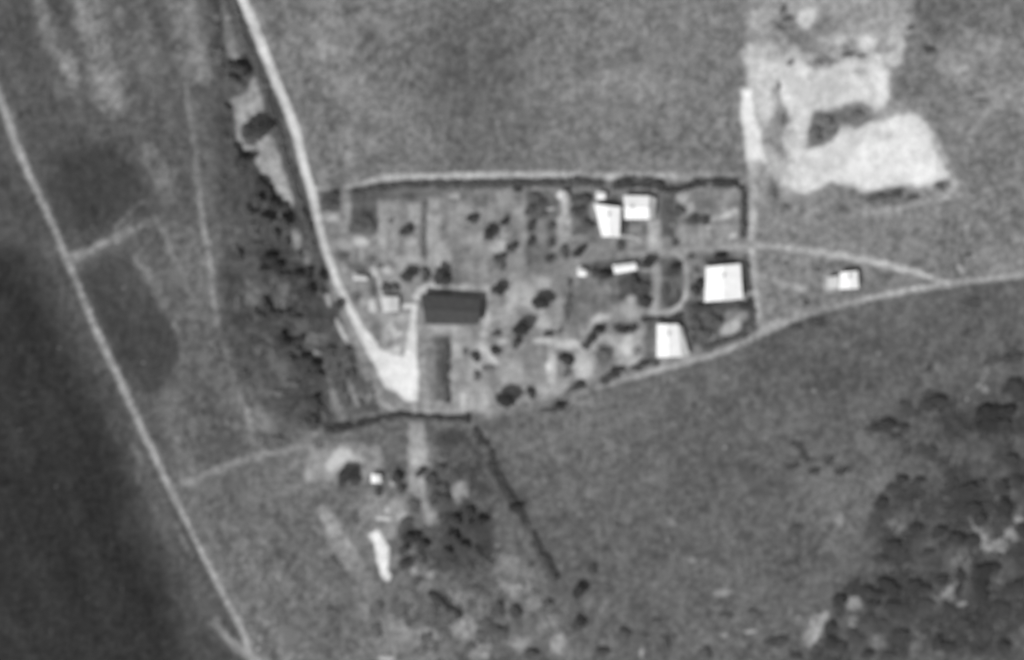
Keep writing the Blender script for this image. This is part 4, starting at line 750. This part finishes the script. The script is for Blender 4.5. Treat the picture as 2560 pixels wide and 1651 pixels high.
def house(corners, ridge_ns, wall_h, rise, roof_mat, wall_mat, text, cat="house", name="house", chimney=True, lean=None, windows=3, roof_mat2=None):
    """corners: map points upper-left, upper-right, lower-right, lower-left"""
    W4 = [P(*c) for c in corners]; cx = sum(p[0] for p in W4) / 4; cy = sum(p[1] for p in W4) / 4
    root = bpy.data.objects.new(name, None); C.objects.link(root); root.location = (cx, cy, 0); root.empty_display_size = 2
    tag(root, text, cat)
    L = [(p[0] - cx, p[1] - cy) for p in W4]            # UL UR LR LL
    sh = lambda s: [(x * s, y * s) for x, y in L]
    size = min(math.dist(L[0], L[1]), math.dist(L[1], L[2]))
    ins = 1 - .8 / size
    wl = sh(ins)
    if ridge_ns: r0 = lerp(wl[0], wl[1], .5); r1 = lerp(wl[3], wl[2], .5); eaves = [(0, 3), (1, 2)]
    else: r0 = lerp(wl[0], wl[3], .5); r1 = lerp(wl[1], wl[2], .5); eaves = [(0, 1), (3, 2)]
    # walls with gables
    vs = [(x, y, 0) for x, y in wl] + [(x, y, wall_h) for x, y in wl] + [(r0[0], r0[1], wall_h + rise * ins), (r1[0], r1[1], wall_h + rise * ins)]
    if ridge_ns: fs = [(0, 1, 5, 8, 4), (1, 2, 6, 5), (2, 3, 7, 9, 6), (3, 0, 4, 7)]
    else: fs = [(0, 1, 5, 4), (1, 2, 6, 9, 5), (2, 3, 7, 6), (3, 0, 4, 8, 7)]
    me = bpy.data.meshes.new("wall"); me.from_pydata(vs, [], [f[::-1] for f in fs]); me.update(); me.materials.append(wall_mat); link("wall", me, root)
    # roof planes
    if ridge_ns: R0 = lerp(L[0], L[1], .5); R1 = lerp(L[3], L[2], .5)
    else: R0 = lerp(L[0], L[3], .5); R1 = lerp(L[1], L[2], .5)
    zr, ze = wall_h + rise + .05, wall_h - rise * .1 + .05
    allv, allf = [], []
    for (i, j) in eaves:
        v_, f_, me_ = slab("tmp", [L[i] + (ze,), L[j] + (ze,), R1 + (zr,), R0 + (zr,)], .08, roof_mat, root, seams=max(6, int(math.dist(L[i], L[j]) / .9)))
        o = len(allv); allv += v_; allf += [tuple(q + o for q in f) for f in f_]; bpy.data.meshes.remove(me_)
    me = bpy.data.meshes.new("roof"); me.from_pydata(allv, [], allf); me.update(); me.materials.append(roof_mat); roof = link("roof", me, root)
    v_, f_ = tube(R0 + (zr + .1,), R1 + (zr + .1,), .12, .12, 8); link("ridge_cap", mesh_np("ridge_cap", v_, f_, roof_mat), roof)
    if chimney:
        c = lerp(R0, R1, .3); s = .35; z0, z1 = wall_h + rise * .5, wall_h + rise + .9
        ch = prism("chimney", [(c[0] + dx, c[1] + dy + .0, z0) for dx, dy in ((-s, -s), (s, -s), (s, s), (-s, s))], [(c[0] + dx, c[1] + dy, z1) for dx, dy in ((-s, -s), (s, -s), (s, s), (-s, s))], mat_grey, roof)
    # openings on all four sides
    for k in range(4):
        a, b = wl[k], wl[(k + 1) % 4]; Ls = math.dist(a, b); dx, dy = (b[0] - a[0]) / Ls, (b[1] - a[1]) / Ls
        nx, ny = -dy, dx
        if (a[0] + b[0]) / 2 * nx + (a[1] + b[1]) / 2 * ny < 0: nx, ny = -nx, -ny
        m = max(1, int(Ls / 3.2)) if windows else 1
        for w in range(m):
            t = (w + .5) / m * Ls; isdoor = (k == 2 and w == m // 2)
            if not isdoor and not windows: continue
            hw, z0, z1 = (.5, 0.03, min(2.05, wall_h - .15)) if isdoor else (.5, .95, min(1.95, wall_h - .2))
            def bx(nm, h0, h1, za, zb, d0, d1, mt, par):
                pts = [(a[0] + dx * (t + u) + nx * d, a[1] + dy * (t + u) + ny * d) for u, d in ((h0, d0), (h1, d0), (h1, d1), (h0, d1))]
                return prism(nm, [p + (za,) for p in pts], [p + (zb,) for p in pts], mt, par)
            fr = bx("door" if isdoor else "window", -hw, hw, z0, z1, -.05, .05, mat_frame, root)
            if isdoor: bx("handle", hw - .18, hw - .1, 1.0, 1.1, .052, .11, mat_glass, fr)
            else: bx("pane", -hw + .08, hw - .08, z0 + .08, z1 - .08, .053, .06, mat_glass, fr); bx("sill", -hw - .08, hw + .08, z0 - .08, z0 - .003, -.04, .14, mat_frame, fr)
    if lean:       # lean-to roof on posts along one side: (corners UL UR LR LL in map points, high side index pair, material)
        q_, hi, mt = lean
        q3 = [(P(*c)[0] - cx, P(*c)[1] - cy, (wall_h - .12 if i in hi else wall_h - .75)) for i, c in enumerate(q_)]
        lo = [i for i in range(4) if i not in hi]
        v_, f_, me_ = slab("lean_to_roof", q3, .06, mt, root, seams=8)
        lr = link("lean_to_roof", me_, root)
        for i in lo:
            x, y, z = q3[i]; x *= .97; y *= .97; v2, f2 = tube((x, y, 0), (x, y, z), .07, .06, 6); link("post", mesh_np("post", v2, f2, mat_frame), root)
    return root

house([(1764, 668), (1850, 660), (1856, 748), (1760, 756)], True, 2.7, 1.0, mat_white, mat_wall, "large square white-roofed house in the village's right corner by the oval path")
house([(1642, 811), (1695, 811), (1703, 892), (1641, 894)], True, 2.6, .7, mat_white, mat_wall, "upright white-roofed house just above the lower road", lean=([(1696, 814), (1705, 818), (1724, 888), (1704, 891)], (0, 3), mat_pale))
house([(1558, 490), (1623, 491), (1622, 549), (1561, 549)], False, 2.6, 1.0, mat_white, mat_wall, "wide white-roofed house under the thick part of the top hedge", lean=([(1624, 493), (1640, 496), (1634, 546), (1623, 547)], (0, 3), mat_pale))
house([(1485, 511), (1551, 519), (1548, 594), (1504, 592)], True, 2.6, .6, mat_white, mat_wall, "narrow upright white-roofed house left of the wide white house")
house([(1530, 664), (1589, 657), (1591, 675), (1536, 685)], False, 2.1, .5, mat_white, mat_wall, "slim white-roofed shed between the narrow house and the lower gardens", "shed", "shed", False, None, 0)
house([(2098, 682), (2142, 678), (2145, 722), (2096, 724)], True, 2.6, .6, mat_white, mat_wall, "lone square white-roofed house outside the village on the right", lean=([(2068, 694), (2095, 690), (2094, 722), (2068, 722)], (1, 2), mat_pale))
house([(1052, 736), (1202, 747), (1198, 812), (1064, 810)], False, 3.4, .7, mat_dark, mat_dkwall, "large oblong barn with a dark roof right of the white yard", "barn", "barn", False, None, 3)
house([(952, 742), (998, 742), (998, 780), (958, 780)], True, 1.7, .4, mat_pale, mat_wall, "pale square shed above the white triangular yard", "shed", "shed", False, None, 0)
house([(883, 686), (916, 690), (920, 702), (884, 700)], False, 1.5, .3, mat_pale, mat_wall, "little oblong pale shed beside the main road's bend", "shed", "shed", False, None, 0)
house([(1398, 480), (1419, 480), (1419, 500), (1399, 500)], True, 2.0, .5, mat_pale, mat_wall, "small bright hut below the top hedge, left of the white houses", "hut", "hut", False, None, 0)
house([(1444, 672), (1466, 676), (1463, 692), (1444, 690)], False, 2.0, .4, mat_white, mat_wall, "tiny square white hut left of the slim white shed", "hut", "hut", False, None, 0)
house([(1490, 481), (1514, 482), (1512, 499), (1491, 499)], False, 2.0, .4, mat_white, mat_wall, "tiny white hut above the narrow white house", "hut", "hut", False, None, 0)
house([(928, 1186), (952, 1186), (954, 1207), (929, 1207)], True, 2.1, .5, mat_white, mat_wall, "small bright white hut in the middle of the southern farm", "hut", "hut", False, None, 0)
print("objects", len(bpy.data.objects), "plants", len(PLANTS))
